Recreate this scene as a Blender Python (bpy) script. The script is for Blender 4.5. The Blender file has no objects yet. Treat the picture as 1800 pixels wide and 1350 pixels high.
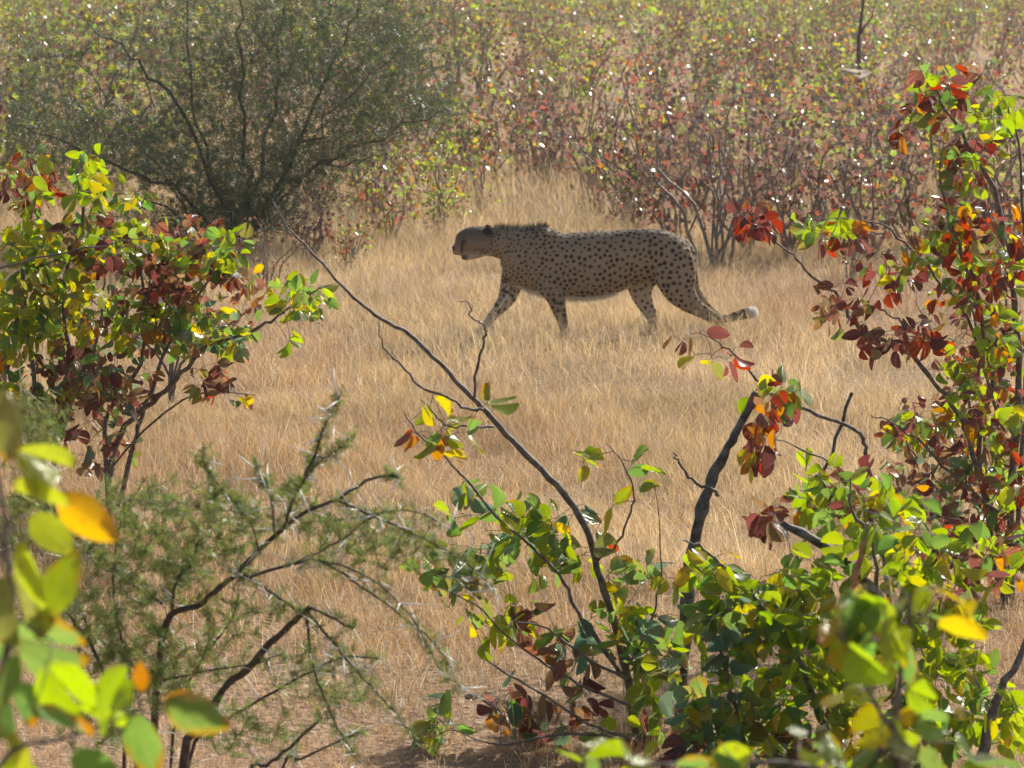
import bpy, math, random
import numpy as np
from mathutils import Vector, Matrix, Quaternion

# ------------------------------------------------------------------ camera, sky, sun, exposure
SC = bpy.context.scene
COL = SC.collection
H = 2.2                                   # eye height of someone in a vehicle
FPX = 5407.0                              # focal length in photo pixels (1800 wide)
HORIZON = -65.0                           # row of the horizon in the photo
PITCH = math.atan((675 - HORIZON) / FPX)
CP, SP = math.cos(PITCH), math.sin(PITCH)

cam = bpy.data.cameras.new('camera'); cam_o = bpy.data.objects.new('camera', cam); COL.objects.link(cam_o)
cam_o.location = (0, 0, H); cam_o.rotation_euler = (math.pi/2 - PITCH, 0, 0)
cam.sensor_width = 36; cam.lens = 36 * FPX / 1800; cam.clip_end = 2000; cam.clip_start = 0.1
cam.dof.use_dof = True; cam.dof.focus_distance = 11.0; cam.dof.aperture_fstop = 11.0
SC.camera = cam_o

SUN = Vector((0.50, 0.68, 0.62)).normalized()
wd = bpy.data.worlds.new('World'); SC.world = wd; wd.use_nodes = True
nt = wd.node_tree
sky = nt.nodes.new('ShaderNodeTexSky'); sky.sky_type = 'NISHITA'; sky.sun_disc = False
sky.sun_elevation = math.asin(SUN.z); sky.sun_rotation = math.atan2(SUN.x, SUN.y)
sky.dust_density = 2.5
bg = nt.nodes['Background']; bg.inputs['Strength'].default_value = 0.11
nt.links.new(sky.outputs[0], bg.inputs['Color'])
sun = bpy.data.lights.new('sun', 'SUN'); sun.energy = 5.0; sun.angle = math.radians(0.5); sun.color = (1.0, 0.93, 0.82)
sun_o = bpy.data.objects.new('sun', sun); COL.objects.link(sun_o)
sun_o.rotation_euler = SUN.to_track_quat('Z', 'Y').to_euler(); sun_o.location = (0, 0, 30)
SC.view_settings.view_transform = 'Standard'; SC.view_settings.look = 'None'
SC.view_settings.gamma = 1.0; SC.view_settings.exposure = 0.47
SC.cycles.max_bounces = 5; SC.cycles.diffuse_bounces = 3; SC.cycles.glossy_bounces = 2
SC.cycles.transmission_bounces = 3; SC.cycles.transparent_max_bounces = 6
SC.cycles.caustics_reflective = False; SC.cycles.caustics_refractive = False
SC.cycles.sample_clamp_indirect = 4.0; SC.cycles.use_adaptive_sampling = True; SC.cycles.adaptive_threshold = 0.02

# ------------------------------------------------------------------ helpers
rng = np.random.default_rng(7)
random.seed(7)

def P(px, py, Y):
    """world point at depth Y seen at photo pixel (px, py)"""
    x = (px - 900) / FPX; u = -(py - 675) / FPX
    d = np.array([x, CP + u*SP, -SP + u*CP])
    s = Y / d[1]
    return np.array([d[0]*s, Y, H + d[2]*s])

def G(px, py):
    x = (px - 900) / FPX; u = -(py - 675) / FPX
    d = np.array([x, CP + u*SP, -SP + u*CP]); s = -H / d[2]
    return d*s + np.array([0, 0, H])

def catmull(pts, sub=4):
    p = np.asarray(pts, float); n = len(p)
    if n < 3: 
        t = np.linspace(0, 1, sub+1)[:, None]; return p[0]*(1-t) + p[-1]*t
    q = np.vstack([2*p[0]-p[1], p, 2*p[-1]-p[-2]]); out = []
    for i in range(1, n):
        a, b, c, d = q[i-1], q[i], q[i+1], q[i+2]
        for k in range(sub):
            t = k/sub
            out.append(0.5*((2*b)+(-a+c)*t+(2*a-5*b+4*c-d)*t*t+(-a+3*b-3*c+d)*t**3))
    out.append(p[-1]); return np.array(out)

class MB:
    """collects triangles/quads with a colour per vertex and builds ONE mesh object"""
    def __init__(s): s.v = []; s.f = []; s.c = []; s.n = 0
    def add(s, v, f, c=(1, 1, 1)):
        v = np.asarray(v, float); k = len(v); b = s.n
        s.v.append(v); s.f.extend([tuple(i+b for i in q) for q in f])
        c = np.asarray(c, float)
        s.c.append(np.tile(c[:3], (k, 1)) if c.ndim == 1 else c[:, :3]); s.n += k
    def tube(s, pts, rad, sides=6, c=(1, 1, 1)):
        pts = np.asarray(pts, float); n = len(pts); rad = np.asarray(rad, float)
        t = np.gradient(pts, axis=0); t /= np.linalg.norm(t, axis=1)[:, None] + 1e-9
        up = np.array([0.31, 0.2, 0.93]) if abs(t[0][2]) < .9 else np.array([1., 0.1, 0])
        V = []
        a = up - t[0]*np.dot(up, t[0]); a /= np.linalg.norm(a)
        ang = np.arange(sides)*2*math.pi/sides
        for i in range(n):
            a = a - t[i]*np.dot(a, t[i]); a /= np.linalg.norm(a) + 1e-9
            b = np.cross(t[i], a)
            V.append(pts[i] + rad[i]*(np.cos(ang)[:, None]*a + np.sin(ang)[:, None]*b))
        V = np.vstack(V); F = []
        for i in range(n-1):
            for j in range(sides):
                k = (j+1) % sides
                F.append((i*sides+j, i*sides+k, (i+1)*sides+k, (i+1)*sides+j))
        F.append(tuple(range(sides))[::-1]); F.append(tuple((n-1)*sides+j for j in range(sides)))
        s.add(V, F, c)
    def mesh(s, name, mat, smooth=True):
        me = bpy.data.meshes.new(name)
        v = np.vstack(s.v) if s.v else np.zeros((0, 3))
        me.from_pydata(v.tolist(), [], s.f)
        if len(v):
            at = me.attributes.new('tint', 'FLOAT_COLOR', 'POINT')
            c = np.ones((len(v), 4)); c[:, :3] = np.vstack(s.c)
            at.data.foreach_set('color', c.ravel().astype(np.float32))
            if smooth: me.polygons.foreach_set('use_smooth', np.ones(len(me.polygons), bool))
        if mat: me.materials.append(mat)
        me.update(); return me
    def build(s, name, mat, parent=None, loc=None, smooth=True):
        return link(name, s.mesh(name, mat, smooth), parent, loc)

def link(name, data, parent=None, loc=None):
    o = bpy.data.objects.new(name, data); COL.objects.link(o)
    if parent is not None:
        o.parent = parent
        o.matrix_parent_inverse = Matrix.Translation(-Vector(parent.location))
    if loc is not None: o.location = loc
    return o

def thing(name, label, cat, loc=(0, 0, 0), group=None):
    o = bpy.data.objects.new(name, None); COL.objects.link(o); o.location = loc; o.empty_display_size = .1
    o['label'] = label; o['category'] = cat
    if group: o['group'] = group
    return o

# ------------------------------------------------------------------ materials
def mat(name):
    m = bpy.data.materials.new(name); m.use_nodes = True
    n = m.node_tree.nodes; l = m.node_tree.links
    return m, n, l, n['Principled BSDF'], n['Material Output']

def math_node(n, l, op, a, b=None, clamp=False):
    x = n.new('ShaderNodeMath'); x.operation = op; x.use_clamp = clamp
    for i, q in enumerate((a, b)):
        if q is None: continue
        if isinstance(q, (int, float)): x.inputs[i].default_value = q
        else: l.new(q, x.inputs[i])
    return x.outputs[0]

def mixc(n, l, fac, a, b, mode='MIX'):
    x = n.new('ShaderNodeMix'); x.data_type = 'RGBA'; x.blend_type = mode
    for i, q in ((0, fac), (6, a), (7, b)):
        if isinstance(q, (int, float)): x.inputs[i].default_value = q
        elif isinstance(q, tuple): x.inputs[i].default_value = (*q, 1)
        else: l.new(q, x.inputs[i])
    return x.outputs[2]

def leaf_material(name, single):
    m, n, l, bs, out = mat(name)
    at = n.new('ShaderNodeAttribute'); at.attribute_name = 'tint'
    oi = n.new('ShaderNodeObjectInfo')
    tc = n.new('ShaderNodeTexCoord')
    nz = n.new('ShaderNodeTexNoise'); nz.inputs['Detail'].default_value = 3
    if single:
        # tint.r = how near the margin, tint.g = along the leaf
        sp = n.new('ShaderNodeSeparateColor'); l.new(at.outputs['Color'], sp.inputs[0])
        of = n.new('ShaderNodeVectorMath'); of.operation = 'ADD'
        l.new(tc.outputs['Object'], of.inputs[0])
        cmb = n.new('ShaderNodeCombineXYZ'); k = math_node(n, l, 'MULTIPLY', oi.outputs['Random'], 37.0)
        l.new(k, cmb.inputs[0]); l.new(k, cmb.inputs[2]); l.new(cmb.outputs[0], of.inputs[1])
        nz.inputs['Scale'].default_value = 3.0; l.new(of.outputs[0], nz.inputs['Vector'])
        # autumn colour creeps in from margin and tip in blotches
        amt = math_node(n, l, 'MULTIPLY', oi.outputs['Random'], .55)
        e = math_node(n, l, 'ADD', math_node(n, l, 'MULTIPLY', sp.outputs[0], .42), math_node(n, l, 'MULTIPLY', sp.outputs[1], .25))
        e = math_node(n, l, 'ADD', e, math_node(n, l, 'MULTIPLY', nz.outputs[0], .9))
        e = math_node(n, l, 'ADD', e, amt)
        rp = n.new('ShaderNodeValToRGB'); rp.color_ramp.elements[0].position = .0; rp.color_ramp.elements[1].position = 1
        e2 = math_node(n, l, 'MULTIPLY', math_node(n, l, 'SUBTRACT', e, 1.22), 2.6, True)
        base = oi.outputs['Color']
        c = mixc(n, l, math_node(n, l, 'MULTIPLY', e2, .85), base, (0.36, 0.10, 0.012))
        # fine veins spreading from the stalk
        sx = n.new('ShaderNodeSeparateXYZ'); l.new(tc.outputs['Object'], sx.inputs[0])
        ang = math_node(n, l, 'ARCTAN2', sx.outputs[0], math_node(n, l, 'ADD', sx.outputs[1], .06))
        vs = math_node(n, l, 'POWER', math_node(n, l, 'ABSOLUTE', math_node(n, l, 'COSINE', math_node(n, l, 'MULTIPLY', ang, 9.0))), 14.0)
        c = mixc(n, l, math_node(n, l, 'MULTIPLY', vs, .22), c, (0.30, 0.32, 0.08))
        fine = n.new('ShaderNodeTexNoise'); fine.inputs['Scale'].default_value = 14; l.new(of.outputs[0], fine.inputs['Vector'])
        br = math_node(n, l, 'ADD', math_node(n, l, 'MULTIPLY', fine.outputs[0], .7), .65)
        spk = n.new('ShaderNodeTexNoise'); spk.inputs['Scale'].default_value = 7; l.new(of.outputs[0], spk.inputs['Vector'])
        c = mixc(n, l, math_node(n, l, 'MULTIPLY', math_node(n, l, 'SUBTRACT', spk.outputs[0], .64), 9.0, True), c, (0.09, 0.035, 0.015))
        bmp = n.new('ShaderNodeBump'); bmp.inputs['Strength'].default_value = .25; bmp.inputs['Distance'].default_value = .05
        l.new(math_node(n, l, 'ADD', vs, fine.outputs[0]), bmp.inputs['Height']); l.new(bmp.outputs[0], bs.inputs['Normal'])
    else:
        c = at.outputs['Color']
        br = math_node(n, l, 'ADD', math_node(n, l, 'MULTIPLY', oi.outputs['Random'], .4), .8)
    mul = n.new('ShaderNodeVectorMath'); mul.operation = 'SCALE'; l.new(c, mul.inputs[0]); l.new(br, mul.inputs['Scale'])
    l.new(mul.outputs[0], bs.inputs['Base Color'])
    bs.inputs['Roughness'].default_value = .21 if single else .26
    bs.inputs['Specular IOR Level'].default_value = .55
    tr = n.new('ShaderNodeBsdfTranslucent')
    g = n.new('ShaderNodeGamma'); g.inputs['Gamma'].default_value = .64; l.new(mul.outputs[0], g.inputs[0])
    hs = n.new('ShaderNodeHueSaturation'); hs.inputs['Saturation'].default_value = 1.28; l.new(g.outputs[0], hs.inputs['Color'])
    l.new(hs.outputs[0], tr.inputs['Color'])
    mx = n.new('ShaderNodeMixShader'); mx.inputs[0].default_value = .60
    l.new(bs.outputs[0], mx.inputs[1]); l.new(tr.outputs[0], mx.inputs[2]); l.new(mx.outputs[0], out.inputs['Surface'])
    return m

def bark_material(name, a, b, scale=60.0, rough=.7):
    m, n, l, bs, out = mat(name)
    tc = n.new('ShaderNodeTexCoord'); nz = n.new('ShaderNodeTexNoise'); nz.inputs['Scale'].default_value = scale; nz.inputs['Detail'].default_value = 5
    l.new(tc.outputs['Object'], nz.inputs['Vector'])
    k = math_node(n, l, 'MULTIPLY', math_node(n, l, 'SUBTRACT', nz.outputs[0], .35), 3.0, True)
    l.new(mixc(n, l, k, a, b), bs.inputs['Base Color'])
    bs.inputs['Roughness'].default_value = rough
    bp = n.new('ShaderNodeBump'); bp.inputs['Strength'].default_value = .8; bp.inputs['Distance'].default_value = .004
    l.new(nz.outputs[0], bp.inputs['Height']); l.new(bp.outputs[0], bs.inputs['Normal'])
    return m

def tint_material(name, rough=.8, trans=.3, spec=.3, gam=.9):
    m, n, l, bs, out = mat(name)
    at = n.new('ShaderNodeAttribute'); at.attribute_name = 'tint'
    l.new(at.outputs['Color'], bs.inputs['Base Color'])
    bs.inputs['Roughness'].default_value = rough; bs.inputs['Specular IOR Level'].default_value = spec
    if trans:
        tr = n.new('ShaderNodeBsdfTranslucent'); g = n.new('ShaderNodeGamma'); g.inputs[1].default_value = gam
        l.new(at.outputs['Color'], g.inputs[0]); l.new(g.outputs[0], tr.inputs[0])
        mx = n.new('ShaderNodeMixShader'); mx.inputs[0].default_value = trans
        l.new(bs.outputs[0], mx.inputs[1]); l.new(tr.outputs[0], mx.inputs[2]); l.new(mx.outputs[0], out.inputs['Surface'])
    return m

M_LEAF = leaf_material('mopane_leaf', True)
M_MASS = leaf_material('mopane_foliage', False)
M_BARK = bark_material('grey_bark', (0.075, 0.058, 0.048), (0.22, 0.185, 0.16))
M_TWIG = bark_material('pale_twig', (0.12, 0.092, 0.078), (0.32, 0.265, 0.225))
M_DEAD = bark_material('dead_wood', (0.028, 0.023, 0.020), (0.19, 0.165, 0.145), 34)  # paler mottling paints lit highlights into the dead wood
M_PEEL = bark_material('peeled_wood', (0.26, 0.12, 0.05), (0.50, 0.27, 0.13), 50)
M_DARKBARK = bark_material('thorn_bark', (0.040, 0.026, 0.020), (0.12, 0.085, 0.068), 70)
M_PINNA = tint_material('thorn_leaf', .5, .42, .4)
M_THORN = tint_material('thorn_ivory', .4, .15, .5)
M_GRASS = tint_material('dry_grass', .55, .45, .35, .92)
M_FUR = tint_material('cheetah_coat', .75, .12, .25)
_n, _l = M_FUR.node_tree.nodes, M_FUR.node_tree.links
_t = _n.new('ShaderNodeTexCoord'); _z = _n.new('ShaderNodeTexNoise'); _z.inputs['Scale'].default_value = 55; _z.inputs['Detail'].default_value = 6
_b = _n.new('ShaderNodeBump'); _b.inputs['Strength'].default_value = .9; _b.inputs['Distance'].default_value = .012
_l.new(_t.outputs['Object'], _z.inputs['Vector']); _l.new(_z.outputs[0], _b.inputs['Height']); _l.new(_b.outputs[0], _n['Principled BSDF'].inputs['Normal'])
M_HAIR = tint_material('cheetah_hair', .6, .4, .3)

# ------------------------------------------------------------------ ground
def ground_material():
    m, n, l, bs, out = mat('dry_soil')
    tc = n.new('ShaderNodeTexCoord')
    a = n.new('ShaderNodeTexNoise'); a.inputs['Scale'].default_value = .7; a.inputs['Detail'].default_value = 4
    b = n.new('ShaderNodeTexNoise'); b.inputs['Scale'].default_value = 30; b.inputs['Detail'].default_value = 8
    v = n.new('ShaderNodeTexVoronoi'); v.inputs['Scale'].default_value = 40
    for q in (a, b, v): l.new(tc.outputs['Object'], q.inputs['Vector'])
    k = math_node(n, l, 'MULTIPLY', math_node(n, l, 'SUBTRACT', a.outputs[0], .35), 3.0, True)
    c = mixc(n, l, k, (0.34, 0.20, 0.105), (0.36, 0.25, 0.145))
    k2 = math_node(n, l, 'MULTIPLY', math_node(n, l, 'SUBTRACT', b.outputs[0], .40), 4.0, True)
    c = mixc(n, l, k2, (0.20, 0.125, 0.07), c)
    l.new(c, bs.inputs['Base Color']); bs.inputs['Roughness'].default_value = .95
    bp = n.new('ShaderNodeBump'); bp.inputs['Strength'].default_value = .7; bp.inputs['Distance'].default_value = .03
    l.new(math_node(n, l, 'ADD', b.outputs[0], math_node(n, l, 'MULTIPLY', v.outputs[0], .4)), bp.inputs['Height'])
    l.new(bp.outputs[0], bs.inputs['Normal'])
    return m

def zground(x, y):
    return 0.035*np.sin(x*1.3+.4)*np.sin(y*.83) + .02*np.sin(x*3.1+y*2.3)

def build_ground():
    xs = np.concatenate([[-900, -300, -120, -60], np.linspace(-30, 30, 121), [60, 120, 300, 900]])
    ys = np.concatenate([[-300, -60, -20], np.linspace(-5, 70, 151), [90, 130, 250, 500, 1200]])
    X, Y = np.meshgrid(xs, ys); Z = zground(X, Y)
    fade = np.clip((70-np.abs(Y))/20, 0, 1)*np.clip((60-np.abs(X))/20, 0, 1); Z = Z*fade
    v = np.stack([X, Y, Z], -1).reshape(-1, 3); nx = len(xs)
    f = [(j*nx+i, j*nx+i+1, (j+1)*nx+i+1, (j+1)*nx+i) for j in range(len(ys)-1) for i in range(nx-1)]
    b = MB(); b.add(v, f); o = b.build('ground', ground_material()); o['kind'] = 'structure'
    o['label'] = 'reddish dry soil under the straw coloured grass'; o['category'] = 'ground'
build_ground()

# ------------------------------------------------------------------ grass (one mass of blades)
def vnoise(x, y, s, seed):
    """smooth value noise"""
    r = np.random.default_rng(seed); T = r.random((64, 64))
    u, v = x*s, y*s; i, j = np.floor(u).astype(int), np.floor(v).astype(int); a, b = u-i, v-j
    a = a*a*(3-2*a); b = b*b*(3-2*b); g = lambda p, q: T[p % 64, q % 64]
    return (g(i, j)*(1-a)+g(i+1, j)*a)*(1-b)+(g(i, j+1)*(1-a)+g(i+1, j+1)*a)*b

CH_Y = 18.0                       # how far away the cheetah walks
def blades_mesh(name, x, y, h, w, lean, col, az, bend):
    n = len(x); z = zground(x, y) - .01
    ca, sa = np.cos(az), np.sin(az)
    lx, ly = lean
    base = np.stack([x, y, z], -1)
    side = np.stack([ca, sa, 0*ca], -1)*(w/2)[:, None]
    L = np.stack([lx, ly, np.zeros(n)], -1)
    up = np.array([0, 0, 1.0])
    mid = base + up*(h*.55)[:, None] + L*(h*.30)[:, None]
    tip = base + up*(h*(1-.35*bend))[:, None] + L*(h*(.75+.5*bend))[:, None]
    V = np.stack([base-side, base+side, mid-side*.8, mid+side*.8, tip], 1).reshape(-1, 3)
    k = np.arange(n)*5
    T = np.stack([k, k+1, k+3, k, k+3, k+2, k+2, k+3, k+4], -1).reshape(-1, 3)
    me = bpy.data.meshes.new(name)
    me.vertices.add(len(V)); me.vertices.foreach_set('co', V.astype(np.float32).ravel())
    me.loops.add(T.size); me.loops.foreach_set('vertex_index', T.astype(np.int32).ravel())
    me.polygons.add(len(T)); me.polygons.foreach_set('loop_start', (np.arange(len(T))*3).astype(np.int32))
    me.polygons.foreach_set('loop_total', np.full(len(T), 3, np.int32))
    me.update(calc_edges=True)
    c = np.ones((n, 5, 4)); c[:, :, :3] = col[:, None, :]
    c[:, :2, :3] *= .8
    at = me.attributes.new('tint', 'FLOAT_COLOR', 'POINT'); at.data.foreach_set('color', c.astype(np.float32).ravel())
    me.materials.append(M_GRASS)
    return me

def grass():
    R = rng
    X, Y, HH, W, C, LX, LY, BE = [], [], [], [], [], [], [], []
    def field(nt, y0, y1, per, rad, hmul, wmul, flat=0.0):
        # tufts spread evenly over the strip of ground between depths y0 and y1
        ty = np.sqrt(R.random(nt)*(y1*y1-y0*y0)+y0*y0)
        tx = (R.random(nt)*2-1)*(ty*.185+.5)
        dens = vnoise(tx, ty, 1.4, 3)*.6+vnoise(tx, ty, .45, 4)*.4
        keep = R.random(nt) < np.clip(.35+1.1*dens, 0, 1)
        tx, ty, dens = tx[keep], ty[keep], dens[keep]; m = len(tx)
        th = (.055+.085*vnoise(tx, ty, .9, 5)+.05*R.random(m))*hmul
        # lower just in front of the walking cheetah, taller and paler further back
        near = np.exp(-((ty-17.5)/.7)**2)*np.exp(-((tx-.5)/1.3)**2); th *= 1+.35*near
        th *= 1+1.9*np.clip((ty-22)/5, 0, 1)
        th *= np.where(ty < 10.5, .72, 1)
        tone = vnoise(tx, ty, .8, 9)
        red = np.clip((12.2-ty)/4.0, 0, 1)*.85 + .45*(vnoise(tx, ty, .6, 11) > .66)
        red = np.maximum(red, np.exp(-((ty-19.6)/1.0)**2-((tx-2.2)/.8)**2))
        tl = R.normal(0, .30, (m, 2)) + np.array([-.14, -.05])
        rp = lambda a: np.repeat(a, per)
        a = R.random(m*per)*2*np.pi; r = rad*np.sqrt(R.random(m*per))
        bx, by = rp(tx)+r*np.cos(a), rp(ty)+r*np.sin(a)
        sp = .28*R.random(m*per)+.08
        X.append(bx); Y.append(by); HH.append(rp(th)*(.45+.75*R.random(m*per)))
        W.append((.0011+.0015*R.random(m*per))*wmul)
        LX.append(rp(tl[:, 0])+np.cos(a)*sp*1.6+R.normal(0, .42+flat, m*per)); LY.append(rp(tl[:, 1])+np.sin(a)*sp*1.6+R.normal(0, .42+flat, m*per))
        BE.append(R.random(m*per)**2)
        pale = np.array([.76, .56, .29]); gold = np.array([.62, .41, .175]); rd = np.array([.46, .235, .10]); gr = np.array([.42, .36, .27])
        t = rp(tone)[:, None]*.8+.2*R.random((m*per, 1)); c = pale*t+gold*(1-t)
        rz = np.exp(-((ty-20.2)/1.5)**2-((tx-2.5)/1.0)**2); c = c*(1-.7*rp(rz)[:, None])+np.array([.36, .19, .12])*.7*rp(rz)[:, None]
        k = (rp(np.clip(red, 0, 1))*(.35+.65*R.random(m*per)))[:, None]; c = c*(1-k)+rd*k
        u = R.random((m*per, 1)); c = np.where(u < .13, gr*.8, c); c = np.where(u > .86, np.array([.80, .68, .46]), c)
        c *= (.55+.75*R.random((m*per, 1)))*(.80+.42*rp(vnoise(tx, ty, 2.6, 21)))[:, None]
        C.append(c)
    field(10000, 6.6, 15.5, 24, .10, .9, 1.0)
    field(7500, 15.0, 24.5, 20, .12, 1.05, 1.3)
    field(6000, 6.6, 24, 9, .14, .45, 1.5, 2.4)          # broken straw lying about
    field(4200, 24.0, 45, 20, .18, 1.2, 2.2)
    field(2600, 45, 110, 16, .35, 1.3, 5)
    # single tall stalks bowed by the wind
    field(3000, 8, 27, 3, .10, 2.9, .8)
    field(420, 12, 24, 16, .06, 2.0, .9)                 # scattered taller clumps
    x, y, h, w, c, lx, ly, be = [np.concatenate(q) for q in (X, Y, HH, W, C, LX, LY, BE)]
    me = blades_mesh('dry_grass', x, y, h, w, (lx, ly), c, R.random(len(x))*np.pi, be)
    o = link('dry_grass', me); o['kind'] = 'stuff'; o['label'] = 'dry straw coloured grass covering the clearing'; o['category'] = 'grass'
grass()

# ------------------------------------------------------------------ leaves
def leaflet(mb, side, R, curl, fold, droop, rows=5, cols=3, width=.5, single=False):
    t = np.linspace(0, 1, rows+1)
    V = []; C = []
    for i, a in enumerate(t):
        prof = math.sin(math.pi*min(1, a*.93+.035)**.80)**.72
        if single:
            lo, hi = -.44*prof*width*1.5, .50*prof*width*1.5
        else:
            lo, hi = .015+.10*a*a, .015+.10*a*a+prof*width*1.15
        for j in range(cols+1):
            b = j/cols; x = lo+(hi-lo)*b; y = a
            m = abs(2*b-1) if single else b
            z = -droop*a*a + curl*math.sin(math.pi*b)*.5 + R.normal(0, .012)
            if single: x2, z2 = x, z + fold*abs(x)*.6
            else: x2, z2 = x*math.cos(fold)*side, z + x*math.sin(fold)
            V.append((x2, y, z2)); C.append((max(m**2, abs(2*a-1)**5), a, 0))
    F = []
    for i in range(rows):
        for j in range(cols):
            k = i*(cols+1)+j; q = (k, k+1, k+cols+2, k+cols+1)
            F.append(q if side > 0 else q[::-1])
    mb.add(V, F, np.array(C))

def stalk(mb):
    mb.tube([(0, -.16, .03), (0, -.07, .01), (0, .03, 0)], [.012, .012, .01], 3, (0, 0, 0))

LEAVES = []; LDATA = {}
for k in range(9):
    b = MB(); R = np.random.default_rng(100+k)
    if k < 5:
        fo = R.uniform(.1, .9)
        leaflet(b, 1, R, R.uniform(-.12, .2), fo, R.uniform(-.1, .3), width=R.uniform(.44, .55))
        leaflet(b, -1, R, R.uniform(-.12, .2), fo*R.uniform(.5, 1.2), R.uniform(-.1, .3), width=R.uniform(.42, .52))
    else:
        leaflet(b, 1, R, R.uniform(-.2, .25), R.uniform(-.2, .6), R.uniform(-.15, .35), single=True, width=R.uniform(.36, .46))
    stalk(b); LEAVES.append(b.mesh('leaf', M_LEAF)); LDATA[LEAVES[-1].as_pointer()] = (np.vstack(b.v), list(b.f))

COLS = dict(green=(.10, .19, .035), lime=(.24, .33, .03), yellow=(.44, .36, .03), orange=(.40, .13, .015), red=(.24, .030, .018),
            maroon=(.10, .028, .024), brown=(.15, .08, .04), teal=(.075, .14, .075), olive=(.17, .17, .035), amber=(.50, .24, .02))  # lime takes in some backlight, teal some reflected sky, as leaf colour
PAL = dict(green='green*4 lime*3 teal*2 yellow*1 olive*1', lime='lime*7 green*3 yellow*2', yel='yellow*4 lime*4 olive*2 orange*1 green*2',
           red='red*5 maroon*4 orange*2 brown*1', maroon='maroon*6 brown*3 red*2 olive*1', mix='lime*5 green*3 maroon*3 orange*1 yellow*2 brown*1',
           rg='red*3 maroon*4 green*2 lime*3 orange*1 olive*1 yellow*1', far='olive*4 lime*3 green*2 brown*2 maroon*2 yellow*1', dark='maroon*3 brown*3 green*2 teal*2', orange='orange*4 red*2 yellow*1')
for k in PAL:
    L = []
    for q in PAL[k].split():
        a, c = q.split('*'); L += [a]*int(c)
    PAL[k] = L

for k in COLS: PAL.setdefault(k, [k])

def tone(pal, R):
    c = np.array(COLS[PAL[pal][R.integers(len(PAL[pal]))]])
    return c*R.uniform(.75, 1.2)*np.array([R.uniform(.85, 1.15), R.uniform(.92, 1.08), 1])

def leaf_dir(R, d0=None):
    d = R.normal(0, .75, 3); d[2] -= .55
    if d0 is not None: d += .55*d0
    return d/np.linalg.norm(d)

def leaf_matrix(p, d, roll, size):
    y = Vector(d); up = Vector((0, 0, 1)) if abs(d[2]) < .95 else Vector((1, 0, 0))
    x = y.cross(up).normalized(); z = x.cross(y).normalized()
    m = Matrix((x, y, z)).transposed() @ Matrix.Rotation(roll, 3, 'Y')
    return Matrix.Translation(Vector(p)) @ (m*size).to_4x4()

# ------------------------------------------------------------------ woody plants
class Plant:
    def __init__(s, root, bark, seed):
        s.root = root; s.bark = bark; s.R = np.random.default_rng(seed)
        s.N = np.zeros((60000, 3)); s.rad = np.zeros(60000); s.own = np.zeros(60000, int); s.n = 0; s.parts = []
    def node(s, p, r, o):
        s.N[s.n] = p; s.rad[s.n] = r; s.own[s.n] = o; s.n += 1
    def branch(s, pts, r0, r1, name='branch', bark=None, sides=7, grow=True, wob=.004, sub=4, power=.8, rough=.07):
        """pts: world points from the thick end to the tip"""
        c = catmull(pts, sub); m = len(c)
        c[1:-1] += s.R.normal(0, wob, (m-2, 3))
        t = np.linspace(0, 1, m); r = r1+(r0-r1)*(1-t)**power
        r = r*(1+s.R.normal(0, rough, m))
        b = MB(); b.tube(c, r, sides); k = len(s.parts); s.parts.append((name, b, bark or s.bark))
        if grow:
            seg = np.linalg.norm(np.diff(c, axis=0), axis=1)
            for i in range(m-1):
                q = max(1, int(seg[i]/.03))
                for j in range(q): s.node(c[i]+(c[i+1]-c[i])*j/q, r[i], k)
            s.node(c[-1], r[-1], k)
        return k
    def trace(s, px, Y0, Y1, r0, r1, base=None, **kw):
        n = len(px); pts = [P(a, b, Y0+(Y1-Y0)*i/max(1, n-1)) for i, (a, b) in enumerate(px)]
        if base is not None: pts = [np.array(q, float) for q in base] + pts
        return s.branch(pts, r0, r1, **kw)
    def attach(s, pts, rt=.0011, rk=.004, sag=.12, rmax=.006, order=True):
        """join each point to the nearest wood with a thin curved twig; returns arrival directions"""
        pts = np.asarray(pts); D = np.zeros_like(pts)
        if not len(pts): return D
        base = s.N[:s.n].copy()
        d0 = np.array([np.min(np.sum((base-p)**2, 1)) for p in pts])
        for i in np.argsort(d0) if order else range(len(pts)):
            p = pts[i]; q = np.argmin(np.sum((s.N[:s.n]-p)**2, 1)); a = s.N[q]; L = np.linalg.norm(p-a)
            if L < .008: D[i] = (0, 0, 1); continue
            k = max(1, int(L/.05)); ts = np.linspace(0, 1, k+2)
            perp = s.R.normal(0, 1, 3); perp /= np.linalg.norm(perp)
            path = a+(p-a)*ts[:, None]+np.sin(ts*math.pi)[:, None]*(perp*sag*.5+np.array([0, 0, sag*.5]))*L
            r = min(rmax, rt+rk*L, s.rad[q]*.85+.0003); rr = np.linspace(r, rt*.8, k+2)
            s.parts[s.own[q]][1].tube(path, rr, 4)
            for j in range(1, k+2): s.node(path[j], rr[j], s.own[q])
            D[i] = path[-1]-path[-2]; D[i] /= np.linalg.norm(D[i])+1e-9
        return D
    def finish(s):
        for name, b, bark in s.parts: b.build(name, bark, s.root)

def cloud(R, clusters, Y, spread, more=1.0):
    """points inside ellipsoids given as (px, py, rx, ry, count, palette[, depth])"""
    pts, pal = [], []
    for c in clusters:
        px, py, rx, ry, n, pl = c[:6]; yc = c[6] if len(c) > 6 else Y
        for _ in range(int(n*more+.5) if n > 6 else n):
            d = R.normal(0, 1, 3); d /= np.linalg.norm(d); d *= R.random()**.42
            pts.append(P(px+d[0]*rx, py+d[1]*ry, yc+d[2]*spread)); pal.append(pl)
    return np.array(pts), pal

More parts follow.
